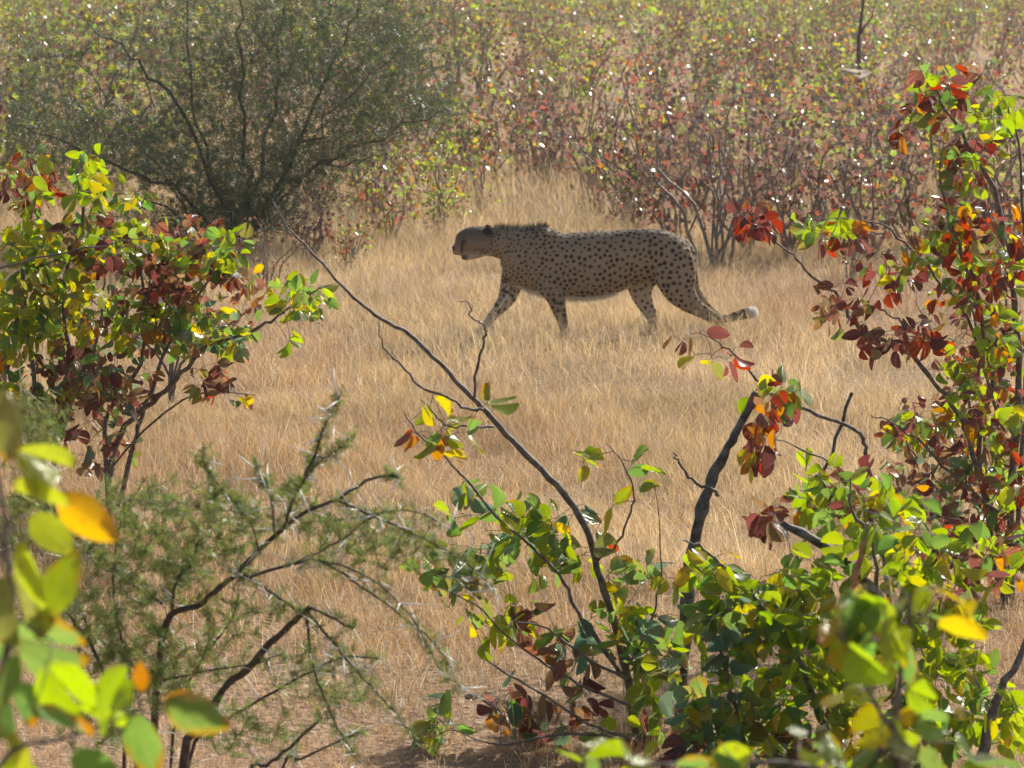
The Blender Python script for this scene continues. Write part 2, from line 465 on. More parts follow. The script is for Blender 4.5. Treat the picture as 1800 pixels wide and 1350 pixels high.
def add_leaves(pl, pts, pal, dirs, size, limit=300, sizes=None):
    R = pl.R; mass = MB(); order = R.permutation(len(pts)); cnt = 0
    for i in order:
        d = leaf_dir(R, dirs[i]); c = tone(pal[i], R); sz = size*R.uniform(.62, 1.18)
        mesh = LEAVES[R.integers(9)]
        m = leaf_matrix(pts[i]+d*sz*.15, d, R.uniform(0, 2*math.pi), sz)
        if cnt < limit:
            o = bpy.data.objects.new('leaf', mesh); COL.objects.link(o); o.parent = pl.root
            o.matrix_basis = Matrix.Translation(-Vector(pl.root.location)) @ m
            o.color = (*c, 1); cnt += 1
        else:
            lv, lf = LDATA[mesh.as_pointer()]; M = np.array(m); mass.add(lv @ M[:3, :3].T+M[:3, 3], lf, c)
    if mass.n: 
        o = mass.build('foliage', M_MASS, pl.root); o['kind'] = 'stuff'

_LF = [(0, 0, 0), (.30, .22, .02), (.42, .55, .03), (.25, .9, -.06), (0, 1, -.12), (-.25, .88, -.06), (-.40, .5, .03), (-.28, .2, .02), (0, .5, -.04)]
_LT = [(0, 1, 8), (1, 2, 8), (2, 3, 8), (3, 4, 8), (4, 5, 8), (5, 6, 8), (6, 7, 8), (7, 0, 8)]
_LQ = [(0, 0, 0), (.36, .45, .04), (.0, 1, -.1), (-.36, .45, .04)]
def small_leaf(mb, m, c, R, simple=False):
    src = _LQ if simple else _LF
    v = np.array([tuple(m @ Vector((x, y, z+R.normal(0, .03)))) for x, y, z in src])
    mb.add(v, [(0, 1, 2), (0, 2, 3)] if simple else _LT, c)

def foot(px, Y, dx=0):
    """ground point straight below pixel column px at depth Y"""
    x = (px-900)/FPX*math.hypot(Y, H)+dx
    return np.array([x, Y, float(zground(np.array(x), np.array(Y)))-.03])


# ------------------------------------------------------------------ cheetah
PXM = FPX/CH_Y                    # photo pixels per metre at the cheetah
CX, CZ = 1010, 604                # photo column / row of its ground point
CH_X = (CX-900)/FPX*math.hypot(CH_Y, H)

def cw(px, py, y=0.0): return np.array([(px-CX)/PXM, y, (CZ-py)/PXM])

def loft(mb, secs, sides=20, sub=4, c=(1, 1, 1)):
    """secs: (px, py, r in photo px within the side view, half width in m, side offset in m)"""
    s = np.array(secs, float)
    s = catmull(s, sub)
    pts = np.array([cw(a[0], a[1], a[4]) for a in s]); rn = s[:, 2]/PXM; ry = s[:, 3]
    t = np.gradient(pts, axis=0); t /= np.linalg.norm(t, axis=1)[:, None]
    ang = np.arange(sides)*2*math.pi/sides; V = []
    for i in range(len(pts)):
        yv = np.array([0, 1., 0]); yv = yv-t[i]*np.dot(yv, t[i]); yv /= np.linalg.norm(yv); nv = np.cross(t[i], yv)
        V.append(pts[i]+np.cos(ang)[:, None]*nv*max(rn[i], .002)+np.sin(ang)[:, None]*yv*max(ry[i], .002))
    n = len(pts); V = np.vstack(V); F = []
    for i in range(n-1):
        for j in range(sides):
            k = (j+1) % sides; F.append((i*sides+j, i*sides+k, (i+1)*sides+k, (i+1)*sides+j))
    F.append(tuple(range(sides))[::-1]); F.append(tuple((n-1)*sides+j for j in range(sides)))
    mb.add(V, F, c)

def cheetah():
    root = thing('cheetah', 'spotted cheetah walking through dry straw grass with its mouth slightly open', 'cheetah',
                 (CH_X, CH_Y, float(zground(np.array(CH_X), np.array(CH_Y)))))
    b = MB()
    # trunk: (column, top row, bottom row, half width)
    tr = [(880, 424, 472, .035), (892, 412, 486, .065), (910, 405, 506, .088), (932, 402, 516, .104), (955, 404, 524, .112), (985, 414, 530, .118),
          (1020, 412, 532, .122), (1050, 410, 529, .118), (1080, 408, 519, .105), (1105, 407, 505, .095), (1130, 406, 498, .096), (1160, 408, 498, .104),
          (1185, 419, 497, .095), (1203, 431, 496, .07), (1214, 447, 488, .035)]
    loft(b, [(x, (t+u)/2, (u-t)/2, w, 0) for x, t, u, w in tr], 26)
    # high shoulder blades of a low-headed walk
    for sy in (-1, 1):
        loft(b, [(952, 404, 5, .014, sy*.030), (952, 410, 13, .022, sy*.045), (950, 430, 22, .03, sy*.068), (950, 455, 25, .035, sy*.078), (955, 480, 18, .03, sy*.075)], 14)
    # neck
    loft(b, [(945, 446, 38, .085, 0), (920, 438, 34, .075, 0), (892, 433, 30, .066, 0), (868, 430, 26.5, .060, 0), (850, 429, 25, .058, 0)], 20)
    # skull, cheeks, muzzle, lower jaw
    loft(b, [(864, 429, 17, .045, 0), (855, 428, 24, .060, 0), (842, 428, 26, .066, 0), (829, 429, 26, .067, 0), (817, 432, 23, .060, 0), (810, 437, 17, .048, 0),
             (805, 441, 12.5, .038, 0), (800, 443, 10.5, .033, 0), (796, 443.5, 8.5, .026, 0), (794.5, 443.5, 5, .017, 0)], 20)
    loft(b, [(844, 445, 12, .047, 0), (832, 449.5, 10.5, .040, 0), (822, 453.5, 8.5, .031, 0), (814, 456.5, 6, .024, 0), (810, 457.5, 3.5, .014, 0)], 14)
    for sy in (-1, 1):                                              # round low ears
        loft(b, [(851, 415, 8, .012, sy*.046), (855, 411, 9, .010, sy*.056), (858, 406, 8.5, .008, sy*.060), (860, 402, 5, .006, sy*.062)], 12, 3)
    # near foreleg, upright
    loft(b, [(950, 470, 26, .045, -.075), (960, 496, 24, .045, -.08), (972, 517, 19, .040, -.082), (979, 537, 14.5, .033, -.082), (985, 557, 11, .027, -.082),
             (990, 575, 9.2, .025, -.082), (994, 588, 8, .024, -.082), (991, 596, 8, .028, -.082), (981, 599, 6.5, .028, -.082), (975, 601, 4, .02, -.082)], 16)
    # far foreleg, reaching forward
    loft(b, [(915, 462, 28, .04, .07), (903, 492, 23, .04, .08), (896, 515, 19, .037, .085), (890, 532, 16, .032, .085), (878, 549, 11.5, .027, .085), (866, 563, 9, .025, .085),
             (856, 577, 8, .024, .085), (849, 588, 8, .028, .085), (839, 594, 6.5, .028, .085), (833, 597, 4, .02, .085)], 16)
    # near hind leg, pushing off behind
    loft(b, [(1178, 446, 34, .04, -.055), (1184, 472, 38, .052, -.072), (1189, 497, 35, .052, -.08), (1197, 517, 28, .042, -.082), (1210, 533, 20, .032, -.082), (1226, 546, 14, .027, -.082),
             (1246, 557, 11.5, .024, -.08), (1260, 566, 11, .023, -.08), (1264, 578, 9, .021, -.08), (1260, 591, 8, .024, -.08), (1251, 597, 7.5, .028, -.08), (1243, 600, 5, .024, -.08)], 16)
    # far hind leg, set down forward
    loft(b, [(1160, 446, 32, .04, .05), (1142, 475, 34, .05, .075), (1128, 503, 27, .045, .085), (1129, 524, 20, .036, .085), (1136, 543, 15, .029, .085), (1145, 560, 11.5, .025, .085),
             (1149, 574, 9, .022, .085), (1147, 588, 8, .023, .085), (1140, 596, 8, .028, .085), (1131, 599, 6.5, .028, .085), (1126, 601, 4, .02, .085)], 16)
    # tail down behind the thigh, tip flicked out
    loft(b, [(1196, 430, 10, .03, 0), (1209, 440, 9.5, .026, -.01), (1216, 460, 8, .021, -.03), (1219, 485, 8, .020, -.04), (1222, 508, 7.5, .019, -.04), (1233, 529, 6.5, .018, -.03), (1251, 549, 6, .018, .0),
             (1271, 566, 6.5, .019, .03), (1285, 566, 7.5, .022, .03), (1300, 562, 9, .027, .03), (1314, 558, 9.5, .029, .03), (1325, 556, 8.5, .026, .03), (1332, 555.5, 5, .016, .03)], 12)
    me = b.mesh('raw', None); tmp = bpy.data.objects.new('raw', me); COL.objects.link(tmp)
    r = tmp.modifiers.new('r', 'REMESH'); r.mode = 'VOXEL'; r.voxel_size = .0065
    s = tmp.modifiers.new('s', 'SMOOTH'); s.factor = .5; s.iterations = 5
    dg = bpy.context.evaluated_depsgraph_get(); dg.update()
    body = bpy.data.meshes.new_from_object(tmp.evaluated_get(dg)); bpy.data.objects.remove(tmp); body.name = 'body'
    n = len(body.vertices); V = np.zeros(n*3); body.vertices.foreach_get('co', V); V = V.reshape(-1, 3)
    NO = np.zeros(n*3); body.vertices.foreach_get('normal', NO); NO = NO.reshape(-1, 3)
    px = V[:, 0]*PXM+CX; py = CZ-V[:, 2]*PXM; yy = V[:, 1]
    sm = lambda a, lo, hi: np.clip((a-lo)/(hi-lo), 0, 1)**2*(3-2*np.clip((a-lo)/(hi-lo), 0, 1))
    R = np.random.default_rng(5)
    # ground coat: buff, greyer on the back, cream under belly, throat and inside the legs
    buff = np.array([.39, .285, .178]); back = np.array([.29, .22, .15]); cream = np.array([.74, .68, .57])
    trunk = (px > 868) & (px < 1215)
    k = sm(450-py, 0, 45)[:, None]; col = buff*(1-k)+back*k
    belly = np.interp(px, [870, 920, 960, 1020, 1060, 1090, 1110, 1140], [468, 508, 516, 527, 524, 511, 499, 520])
    w = np.where((px > 865) & (px < 1110), sm(py, belly-1, belly+6), 0)*sm(-NO[:, 2], .45, .95)*(px > 905)
    inner = sm(np.where(yy < 0, NO[:, 1], -NO[:, 1]), .2, .8)*sm(py, 480, 520)
    w = np.maximum(w, inner*.42)
    w = np.maximum(w, np.where((px < 868) & (px > 812), sm(py, 441, 456)*.75, 0))      # throat and chin
    w = np.maximum(w, np.where((px < 812), sm(py, 444, 450)*.55, 0))
    col = col*(1-w[:, None])+cream*w[:, None]
    # spots scattered without touching
    tail = (px > 1213) & (np.abs(py-np.interp(px, [1213, 1232, 1257, 1271, 1335], [450, 508, 553, 566, 556])) < 13) & (py < 580)
    face = (px < 862); spot_ok = ~face & (w < .72)
    space = np.where(px < 905, .023, np.where(px < 960, .029, np.where(px < 1100, .033, .034)))
    space = np.where(py > 520, .036, space); space = np.where(py < 418, space*.86, space)
    size = np.where(px < 905, .0062, np.where(px < 960, .0088, np.where(px < 1100, .0103, .0120)))
    size = np.where((py > 515), .0115, size)
    space = space*.86; size = size*.88
    idx = R.permutation(np.where(spot_ok)[0]); A = np.zeros((2200, 3)); S = np.zeros(2200); Z = np.zeros(2200); m = 0
    for i in idx[:34000]:
        if m and np.min(np.sum((A[:m]-V[i])**2, 1)/(.5*(space[i]+S[:m]))**2) < 1: continue
        A[m] = V[i]; S[m] = space[i]; Z[m] = size[i]*R.uniform(.8, 1.4); m += 1
        if m >= 2200: break
    best = np.full(n, 9.0)
    for j in range(m):
        d = V-A[j]; ax = R.uniform(.82, 1.2)
        q = np.sqrt((d[:, 0]*ax)**2+d[:, 1]**2+(d[:, 2]/ax)**2)/Z[j]
        best = np.minimum(best, q)
    k = (1-sm(best, .72, 1.15))*spot_ok*(1-.3*w)
    dark = np.array([.022, .016, .012])
    def paint(k, c):
        nonlocal col
        k = np.asarray(k)[:, None]; col = col*(1-k)+np.array(c)*k
    paint(k, dark)
    # small dots on the cheek and nape
    for (a, c2) in ((835, 443), (840, 442), (845, 446), (848, 442), (843, 450), (851, 449), (856, 446), (862, 441), (868, 446), (866, 452)):
        d = np.hypot(px-a, py-c2); paint((1-sm(d, 1.1, 2.4))*.85*(px < 872), dark)
    # dark bars on the forelegs
    for (a, c2, l, hh) in ((887, 494, 9, 3), (886, 502, 7, 2.4), (888, 520, 11, 3), (897, 526, 6, 3), (871, 544, 6, 4), (873, 556, 5, 3), (857, 560, 4, 3), (903, 535, 4, 3), (979, 535, 9, 2.6), (984, 549, 7, 2.4), (990, 556, 5, 3)):
        d = np.hypot((px-a)/l, (py-c2-.25*(px-a))/hh); paint((1-sm(d, .7, 1.15))*.9, dark)
    # tail: rings then black, white tuft at the end
    paint(tail*sm(px, 1270, 1278)*(np.sin((px-1268)*.36) > -.35), (.02, .016, .013)); paint(tail*sm(px, 1318, 1323), (.85, .82, .76))
    # face: tear line, eye rim, nose, lips, ear
    crown = (px < 866)*sm(432-py, 0, 18); paint((px < 866)*.28, (.12, .09, .06)); paint(crown*.7, (.12, .095, .07)); paint((px < 820)*sm(445-py, 0, 14)*.35, (.10, .075, .055))
    d = np.abs(px-np.interp(py, [424, 431, 440, 450, 456], [814, 811.5, 810.5, 811, 813])); paint((1-sm(d, 1.0, 4.2))*sm(py, 424, 430)*(1-sm(py, 444, 453))*.8, (.012, .01, .009))
    d = np.hypot((px-814.5)/4.2, (py-428)/2.8); paint((1-sm(d, .5, 1.3))*.85, (.012, .01, .009))
    paint((1-sm(np.hypot(px-794, py-441), 3, 6.5)), (.03, .02, .018))
    lip = np.abs(py-np.interp(px, [795, 805, 815, 826], [451.5, 453, 455, 452])); paint((1-sm(lip, 1.2, 3.0))*(px < 818)*(px < 806), (.03, .018, .016)); paint((1-sm(lip, 1.0, 2.6))*(px >= 806)*(px < 822)*.6, (.06, .035, .03))
    paint((1-sm(np.hypot(px-814, py-459), 3.5, 9))*.8, (.05, .032, .028))
    paint((1-sm(np.hypot((px-856), (py-409)), 6, 11))*(np.abs(yy) > .035)*.92, (.022, .018, .015))
    # dark line of the crest and along the spine
    paint(sm(NO[:, 2], .75, .98)*(px > 860)*(px < 965)*(py < 425)*.55, (.05, .04, .032))
    col *= (1+R.normal(0, .10, (n, 1)))
    at = body.attributes.new('tint', 'FLOAT_COLOR', 'POINT'); c4 = np.ones((n, 4)); c4[:, :3] = np.clip(col, 0, 1)
    at.data.foreach_set('color', c4.astype(np.float32).ravel()); body.materials.clear(); body.materials.append(M_FUR)
    body.polygons.foreach_set('use_smooth', np.ones(len(body.polygons), bool))
    o = bpy.data.objects.new('body', body); COL.objects.link(o); o.parent = root
    # coat: short hairs lying back over the whole skin
    def hairs(name, ids, length, width, flow, lift, jit, colour=None):
        k = len(ids); p = V[ids]; nn = NO[ids]
        d = np.array(flow)[None]-nn*np.sum(np.array(flow)[None]*nn, 1)[:, None]; d = d*(1-lift)+nn*lift+R.normal(0, jit, (k, 3))
        d /= np.linalg.norm(d, axis=1)[:, None]
        Lh = (length*R.uniform(.6, 1.25, k))[:, None]; sd = np.cross(d, nn+R.normal(0, .3, (k, 3))); sd /= np.linalg.norm(sd, axis=1)[:, None]+1e-9
        a = p-nn*.001; v = np.stack([a-sd*width/2, a+sd*width/2, a+d*Lh], 1).reshape(-1, 3)
        f = [(3*i, 3*i+1, 3*i+2) for i in range(k)]
        cc = col[ids] if colour is None else np.tile(np.array(colour), (k, 1))*R.uniform(.8, 1.15, (k, 1))
        mb = MB(); mb.add(v, f, np.repeat(np.clip(cc, 0, 1), 3, 0)); q = mb.mesh(name, M_HAIR, False)
        h = bpy.data.objects.new(name, q); COL.objects.link(h); h.parent = root; h['kind'] = 'stuff'
    allv = np.arange(n)
    hairs('fur', R.choice(allv[px > 812], 34000), .014, .0017, (1, 0, -.35), .34, .18)
    up = allv[(NO[:, 2] > .72) & (px > 868) & (px < 962) & (py < 418)]
    hairs('mane', R.choice(up, 620), .036, .0032, (.5, 0, .6), .66, .22, (.035, .028, .022))
    dn = allv[(NO[:, 2] < -.72) & (py > belly-9) & (py < belly+14) & (((px > 990) & (px < 1085)) | ((px > 916) & (px < 962)))]
    hairs('belly_fur', R.choice(dn, 2600), .034, .0024, (.6, .3, -.7), .45, .22, (.86, .83, .76))
    tp = allv[tail & (px > 1316)]
    hairs('tail_tuft', R.choice(tp, 1100), .021, .0024, (1, 0, .1), .35, .18, (.86, .84, .79))
    # eyes and nose leather
    me_, n_, l_, bs_, _ = mat('amber_eye'); bs_.inputs['Base Color'].default_value = (.10, .05, .015, 1); bs_.inputs['Roughness'].default_value = .12
    mn_, n_, l_, bs2, _ = mat('nose_leather'); bs2.inputs['Base Color'].default_value = (.02, .014, .012, 1); bs2.inputs['Roughness'].default_value = .4
    def ball(name, c, rad, m):
        mb = MB(); U = np.linspace(0, math.pi, 9); W = np.arange(12)*2*math.pi/12
        v = [c+np.array([math.sin(u)*math.cos(w_)*rad[0], math.sin(u)*math.sin(w_)*rad[1], math.cos(u)*rad[2]]) for u in U for w_ in W]
        f = [(i*12+j, (i+1)*12+j, (i+1)*12+(j+1) % 12, i*12+(j+1) % 12) for i in range(8) for j in range(12)]
        mb.add(v, f); q = bpy.data.objects.new(name, mb.mesh(name, m)); COL.objects.link(q); q.parent = root
    for sy in (-1, 1): ball('eye', cw(815, 427.5, sy*.051), (.009, .009, .008), me_)
    ball('nose', cw(795.5, 440, 0), (.009, .014, .008), mn_)
cheetah()

# ------------------------------------------------------------------ foreground shrubs
MOP = 'mopane shrub'
def shrub(label, px, Y, seed, group='butterfly leaved shrubs around the clearing', dx=0):
    return Plant(thing('mopane_shrub', label, 'shrub', tuple(foot(px, Y, dx)), group), M_BARK, seed)

# shrub whose long bare bough arches across the clearing
Y = 8.5
s = shrub('green and maroon leaved shrub with one long bare bough arching up before the cheetah', 1115, Y, 11)
f0 = foot(1118, Y)
s.trace([(1112, 1250), (1100, 1170), (1075, 1080), (1050, 1000), (1030, 930), (1000, 880), (950, 825), (900, 775), (865, 735), (835, 705), (800, 668), (760, 625),
         (720, 590), (670, 560), (630, 530), (590, 490), (545, 440), (505, 400), (480, 355)], Y, 8.0, .0125, .0014, [f0], wob=.002)
tw = [([(833, 703), (838, 650), (851, 600), (854, 587), (851, 572), (837, 564), (824, 553), (829, 543), (821, 531), (806, 530)], .004, 8.2),
      ([(850, 720), (820, 718), (783, 697), (747, 685), (713, 650), (693, 630), (678, 617), (668, 590), (667, 560)], .0045, 8.2),
      ([(867, 750), (823, 750), (783, 747), (757, 723), (740, 703)], .0038, 8.2),
      ([(1095, 1190), (1040, 1110), (1013, 1070), (992, 1023), (946, 971), (873, 909), (819, 842), (790, 813), (740, 770), (720, 740), (708, 722)], .0065, 8.4),
      ([(1049, 987), (1086, 956), (1109, 899), (1113, 857), (1091, 811), (1065, 780)], .0042, 8.4),
      ([(1100, 1175), (1127, 1132), (1153, 1065), (1161, 982), (1156, 883)], .0048, 8.5),
      ([(1100, 1194), (1024, 1153), (961, 1106), (899, 1091)], .005, 8.3),
      ([(1108, 1298), (1034, 1270), (961, 1225), (868, 1168), (840, 1135)], .005, 8.2),
      ([(1110, 1240), (1034, 1210), (961, 1168), (899, 1127), (830, 1060), (760, 1030)], .005, 8.3),
      ([(1115, 1300), (1000, 1290), (880, 1310), (790, 1280)], .005, 8.3)]
for q, r, y in tw: s.trace(q, y, y-.12, r, .0011, wob=.002)
cl = [(790, 765, 45, 40, 8, 'yel', 8.2), (755, 705, 12, 15, 2, 'rg', 8.2), (852, 712, 12, 8, 2, 'yel', 8.2), (718, 752, 18, 18, 4, 'red', 8.2), (815, 850, 25, 35, 5, 'green'), (795, 905, 25, 20, 3, 'lime'),
      (1035, 795, 35, 30, 4, 'lime', 8.4), (1125, 830, 40, 28, 6, 'lime', 8.4), (1030, 882, 8, 12, 1, 'teal', 8.2), (1080, 905, 12, 25, 2, 'lime'), (930, 915, 100, 35, 18, 'green'), (960, 960, 110, 50, 22, 'green'),
      (820, 1000, 90, 55, 22, 'green'), (880, 1085, 110, 65, 22, 'mix'), (1000, 1130, 90, 70, 18, 'dark'), (1130, 1070, 80, 100, 26, 'green'), (1150, 1180, 80, 80, 24, 'green'), (940, 1240, 110, 60, 24, 'dark'), (770, 1270, 45, 50, 12, 'green'),
      (1120, 1290, 90, 60, 20, 'mix'), (1075, 985, 20, 30, 4, 'rg')]
pts, pal = cloud(s.R, cl, 8.4, .22, 1.8); D = s.attach(pts); add_leaves(s, pts, pal, D, .066); s.finish()

# dense green shrub at the near right with dead wood in it
Y = 7.9
s = shrub('dense yellow-green leaved shrub with charred dead boughs sticking out of it', 1500, Y, 12)
f0 = foot(1480, Y)
s.trace([(1470, 1345), (1440, 1250), (1400, 1150), (1350, 1080), (1300, 1020), (1240, 965), (1200, 950)], Y, 7.8, .012, .0015, [f0])
s.trace([(1585, 1345), (1595, 1250), (1602, 1165), (1620, 1080), (1640, 1000), (1660, 930)], Y, 8.0, .012, .0015, [foot(1580, Y)])
s.trace([(1725, 1340), (1750, 1240), (1790, 1160), (1830, 1080)], 7.7, 7.8, .017, .005, [foot(1700, 7.7)])
s.trace([(1300, 1345), (1290, 1250), (1270, 1150), (1240, 1090)], 7.9, 7.9, .009, .0015, [foot(1310, 7.9)])
s.trace([(1200, 1180), (1208, 1060), (1213, 1010), (1225, 930), (1245, 860), (1272, 800), (1300, 750), (1330, 690)], 8.6, 8.7, .021, .011, [foot(1195, 8.6)], name='dead_bough', bark=M_DEAD, grow=False, wob=.0016, power=.6, rough=.13, sides=11)
s.trace([(1262, 870), (1250, 860), (1215, 845), (1195, 815), (1183, 795)], 8.62, 8.6, .006, .002, name='dead_twig', bark=M_DEAD, grow=False)
s.trace([(1600, 1130), (1540, 1045), (1500, 1000), (1440, 955), (1375, 920)], 8.0, 7.9, .017, .009, name='dead_bough', bark=M_DEAD, grow=False, wob=.0016, power=.6, rough=.13, sides=11)
s.trace([(1480, 1160), (1484, 1090), (1490, 1060), (1506, 1000), (1526, 920)], 7.7, 7.7, .011, .007, name='peeled_stick', bark=M_PEEL, grow=False, wob=.002)
s.trace([(1520, 1110), (1545, 1000), (1520, 930), (1495, 890), (1495, 840)], 7.8, 7.8, .006, .0025, name='branch')
s.trace([(1575, 1300), (1560, 1050), (1545, 900), (1524, 809), (1516, 769), (1491, 748), (1438, 728), (1377, 703), (1340, 679), (1320, 655), (1296, 626), (1263, 602), (1230, 585)], 8.8, 8.7, .008, .0016, [foot(1560, 8.8)], wob=.002)
s.trace([(1430, 900), (1460, 800), (1498, 690)], 8.75, 8.8, .006, .005, name='dead_twig', bark=M_DEAD, grow=False)
s.trace([(1600, 1000), (1500, 850), (1460, 815), (1390, 780), (1340, 765)], 8.7, 8.6, .005, .0012, wob=.002)
cl = [(1290, 1085, 80, 95, 42, 'green'), (1400, 1050, 95, 80, 42, 'lime'), (1300, 1250, 100, 90, 36, 'green'), (1450, 1190, 105, 110, 44, 'lime'), (1600, 960, 110, 75, 34, 'lime'), (1650, 1130, 110, 110, 44, 'lime'), (1740, 1250, 60, 80, 24, 'lime'),
      (1210, 592, 35, 25, 4, 'red', 8.7), (1235, 633, 25, 14, 3, 'yel', 8.7), (1295, 628, 28, 22, 5, 'red', 8.7), (1370, 690, 55, 22, 9, 'rg', 8.7), (1340, 755, 35, 42, 11, 'red', 8.6), (1315, 805, 25, 20, 4, 'orange', 8.6), (1440, 850, 55, 35, 8, 'lime', 8.5), (1480, 890, 95, 55, 18, 'mix', 8.3),
      (1355, 905, 25, 25, 7, 'maroon', 8.1), (1530, 1270, 110, 70, 24, 'mix'), (1250, 990, 45, 45, 10, 'lime'), (1700, 980, 90, 70, 20, 'mix'), (1560, 860, 90, 60, 14, 'mix', 8.4), (1230, 1300, 60, 60, 14, 'dark'), (1400, 1310, 90, 50, 16, 'dark'), (1620, 1290, 80, 60, 16, 'green')]
pts, pal = cloud(s.R, cl, 7.9, .28, 2.7); D = s.attach(pts); add_leaves(s, pts, pal, D, .062); s.finish()

# taller reddening shrub on the right, behind it
Y = 10.4
s = shrub('tall shrub turning red and orange, its boughs reaching out behind the yellow-green shrub', 1770, Y, 13)
f0 = foot(1770, Y)
s.trace([(1775, 900), (1790, 700), (1785, 560), (1770, 450), (1745, 330), (1700, 250), (1655, 180), (1640, 130)], Y, 10.3, .015, .0016, [f0])
s.trace([(1750, 1000), (1720, 800), (1740, 650), (1700, 480), (1675, 400), (1655, 320), (1660, 230)], Y, 10.2, .011, .0015, [f0])
s.trace([(1790, 900), (1805, 600), (1800, 400), (1790, 250), (1760, 150)], 10.5, 10.5, .011, .0015, [f0])
s.trace([(1760, 960), (1700, 760), (1650, 683), (1601, 626), (1548, 593), (1499, 569), (1475, 520), (1450, 504), (1406, 463), (1385, 443), (1330, 395), (1305, 345)], 10.3, 9.9, .010, .0014, [f0])
s.trace([(1601, 626), (1585, 569), (1560, 553), (1536, 536)], 10.1, 10.0, .0045, .0012)
s.trace([(1765, 760), (1700, 560), (1654, 500), (1626, 463), (1581, 422), (1548, 394), (1459, 386), (1420, 384)], 10.4, 10.3, .006, .0012)
s.trace([(1755, 900), (1660, 820), (1610, 770), (1560, 740), (1530, 730)], 10.2, 10.0, .006, .0012)
cl = [(1650, 170, 55, 60, 24, 'rg'), (1590, 230, 22, 25, 5, 'red'), (1705, 270, 65, 55, 24, 'rg'), (1755, 190, 45, 55, 12, 'lime'), (1325, 385, 30, 38, 10, 'red', 9.9), (1480, 410, 65, 30, 11, 'rg'), (1440, 398, 45, 25, 8, 'lime', 10.3),
      (1560, 470, 60, 45, 12, 'rg'), (1480, 540, 60, 45, 11, 'maroon', 10), (1620, 580, 35, 38, 11, 'red', 10.1), (1540, 600, 60, 30, 9, 'maroon', 10), (1690, 380, 55, 60, 24, 'rg'), (1725, 480, 65, 70, 26, 'rg'),
      (1760, 600, 50, 60, 22, 'mix'), (1730, 730, 80, 75, 38, 'mix'), (1770, 850, 50, 80, 26, 'rg'), (1610, 750, 50, 40, 14, 'mix'), (1680, 850, 70, 60, 26, 'dark'), (1780, 960, 50, 70, 20, 'mix'), (1700, 640, 60, 50, 14, 'rg'), (1690, 930, 70, 60, 22, 'maroon'), (1780, 420, 40, 80, 14, 'mix'), (1640, 440, 60, 60, 12, 'rg')]
pts, pal = cloud(s.R, cl, 10.3, .32, 2.7); D = s.attach(pts); add_leaves(s, pts, pal, D, .058)
# one bleached leaf, eaten through, caught at the end of a twig
b = MB(); out = [(-.75, .03), (-.6, .08), (-.2, .02), (.25, -.02), (.6, .0), (.72, -.15), (.45, -.32), (.22, -.42), (.05, -.30), (-.25, -.15), (-.55, -.05)]
hc = np.array([.18, -.18]); V = []
for i, (x, z) in enumerate(out): V.append((x, .05*math.sin(x*5), z))
for i, (x, z) in enumerate(out):
    d = np.array([x, z])-hc; d /= np.linalg.norm(d); V.append((hc[0]+d[0]*.09, .02, hc[1]+d[1]*.09))
n = len(out); b.add(np.array(V)*.076+P(1503, 122, 10.2), [(i, (i+1) % n, n+(i+1) % n, n+i) for i in range(n)], np.array([.52, .47, .39])*np.random.default_rng(3).uniform(.35, 1.3, (2*n, 1)))
o = b.build('withered_leaf', M_GRASS, s.root); o['label'] = 'bleached pale withered leaf with a hole eaten through'
s.attach([P(1562, 118, 10.2)])
s.finish()

# two shrubs at the left edge of the clearing
Y = 12.0
s = shrub('lime green shrub with drooping maroon leaves, its boughs leaning out over the clearing', 200, Y, 14)
f0 = foot(195, Y)
s.trace([(198, 800), (233, 738), (280, 696), (319, 657), (365, 610), (428, 587), (475, 563), (505, 544), (540, 520), (585, 500)], Y, 11.7, .013, .0015, [f0])
s.trace([(233, 789), (257, 711), (300, 600), (350, 520), (390, 450), (410, 420)], Y, 12.0, .011, .0015, [f0])
s.trace([(183, 762), (202, 707), (245, 640), (255, 540), (240, 430), (245, 370), (270, 335)], Y, 12.1, .011, .0015, [f0])
s.trace([(195, 820), (320, 705), (380, 690), (450, 695)], 12, 11.6, .006, .0012, [f0])
cl = [(230, 345, 40, 22, 9, 'lime'), (230, 430, 65, 50, 32, 'mix'), (330, 450, 85, 45, 40, 'mix'), (400, 450, 35, 40, 16, 'lime'), (250, 555, 80, 60, 42, 'mix'), (330, 570, 75, 50, 34, 'green'), (405, 590, 45, 38, 18, 'green'),
      (530, 520, 55, 32, 20, 'lime', 11.7), (508, 592, 14, 16, 3, 'lime', 11.7), (370, 665, 40, 40, 12, 'maroon', 11.7), (425, 695, 30, 12, 4, 'mix', 11.7), (210, 680, 70, 50, 26, 'dark'), (290, 500, 60, 40, 26, 'maroon'), (180, 780, 70, 50, 16, 'dark'), (400, 480, 50, 30, 12, 'maroon')]
pts, pal = cloud(s.R, cl, 12.0, .40, 2.6); D = s.attach(pts); add_leaves(s, pts, pal, D, .062); s.finish()

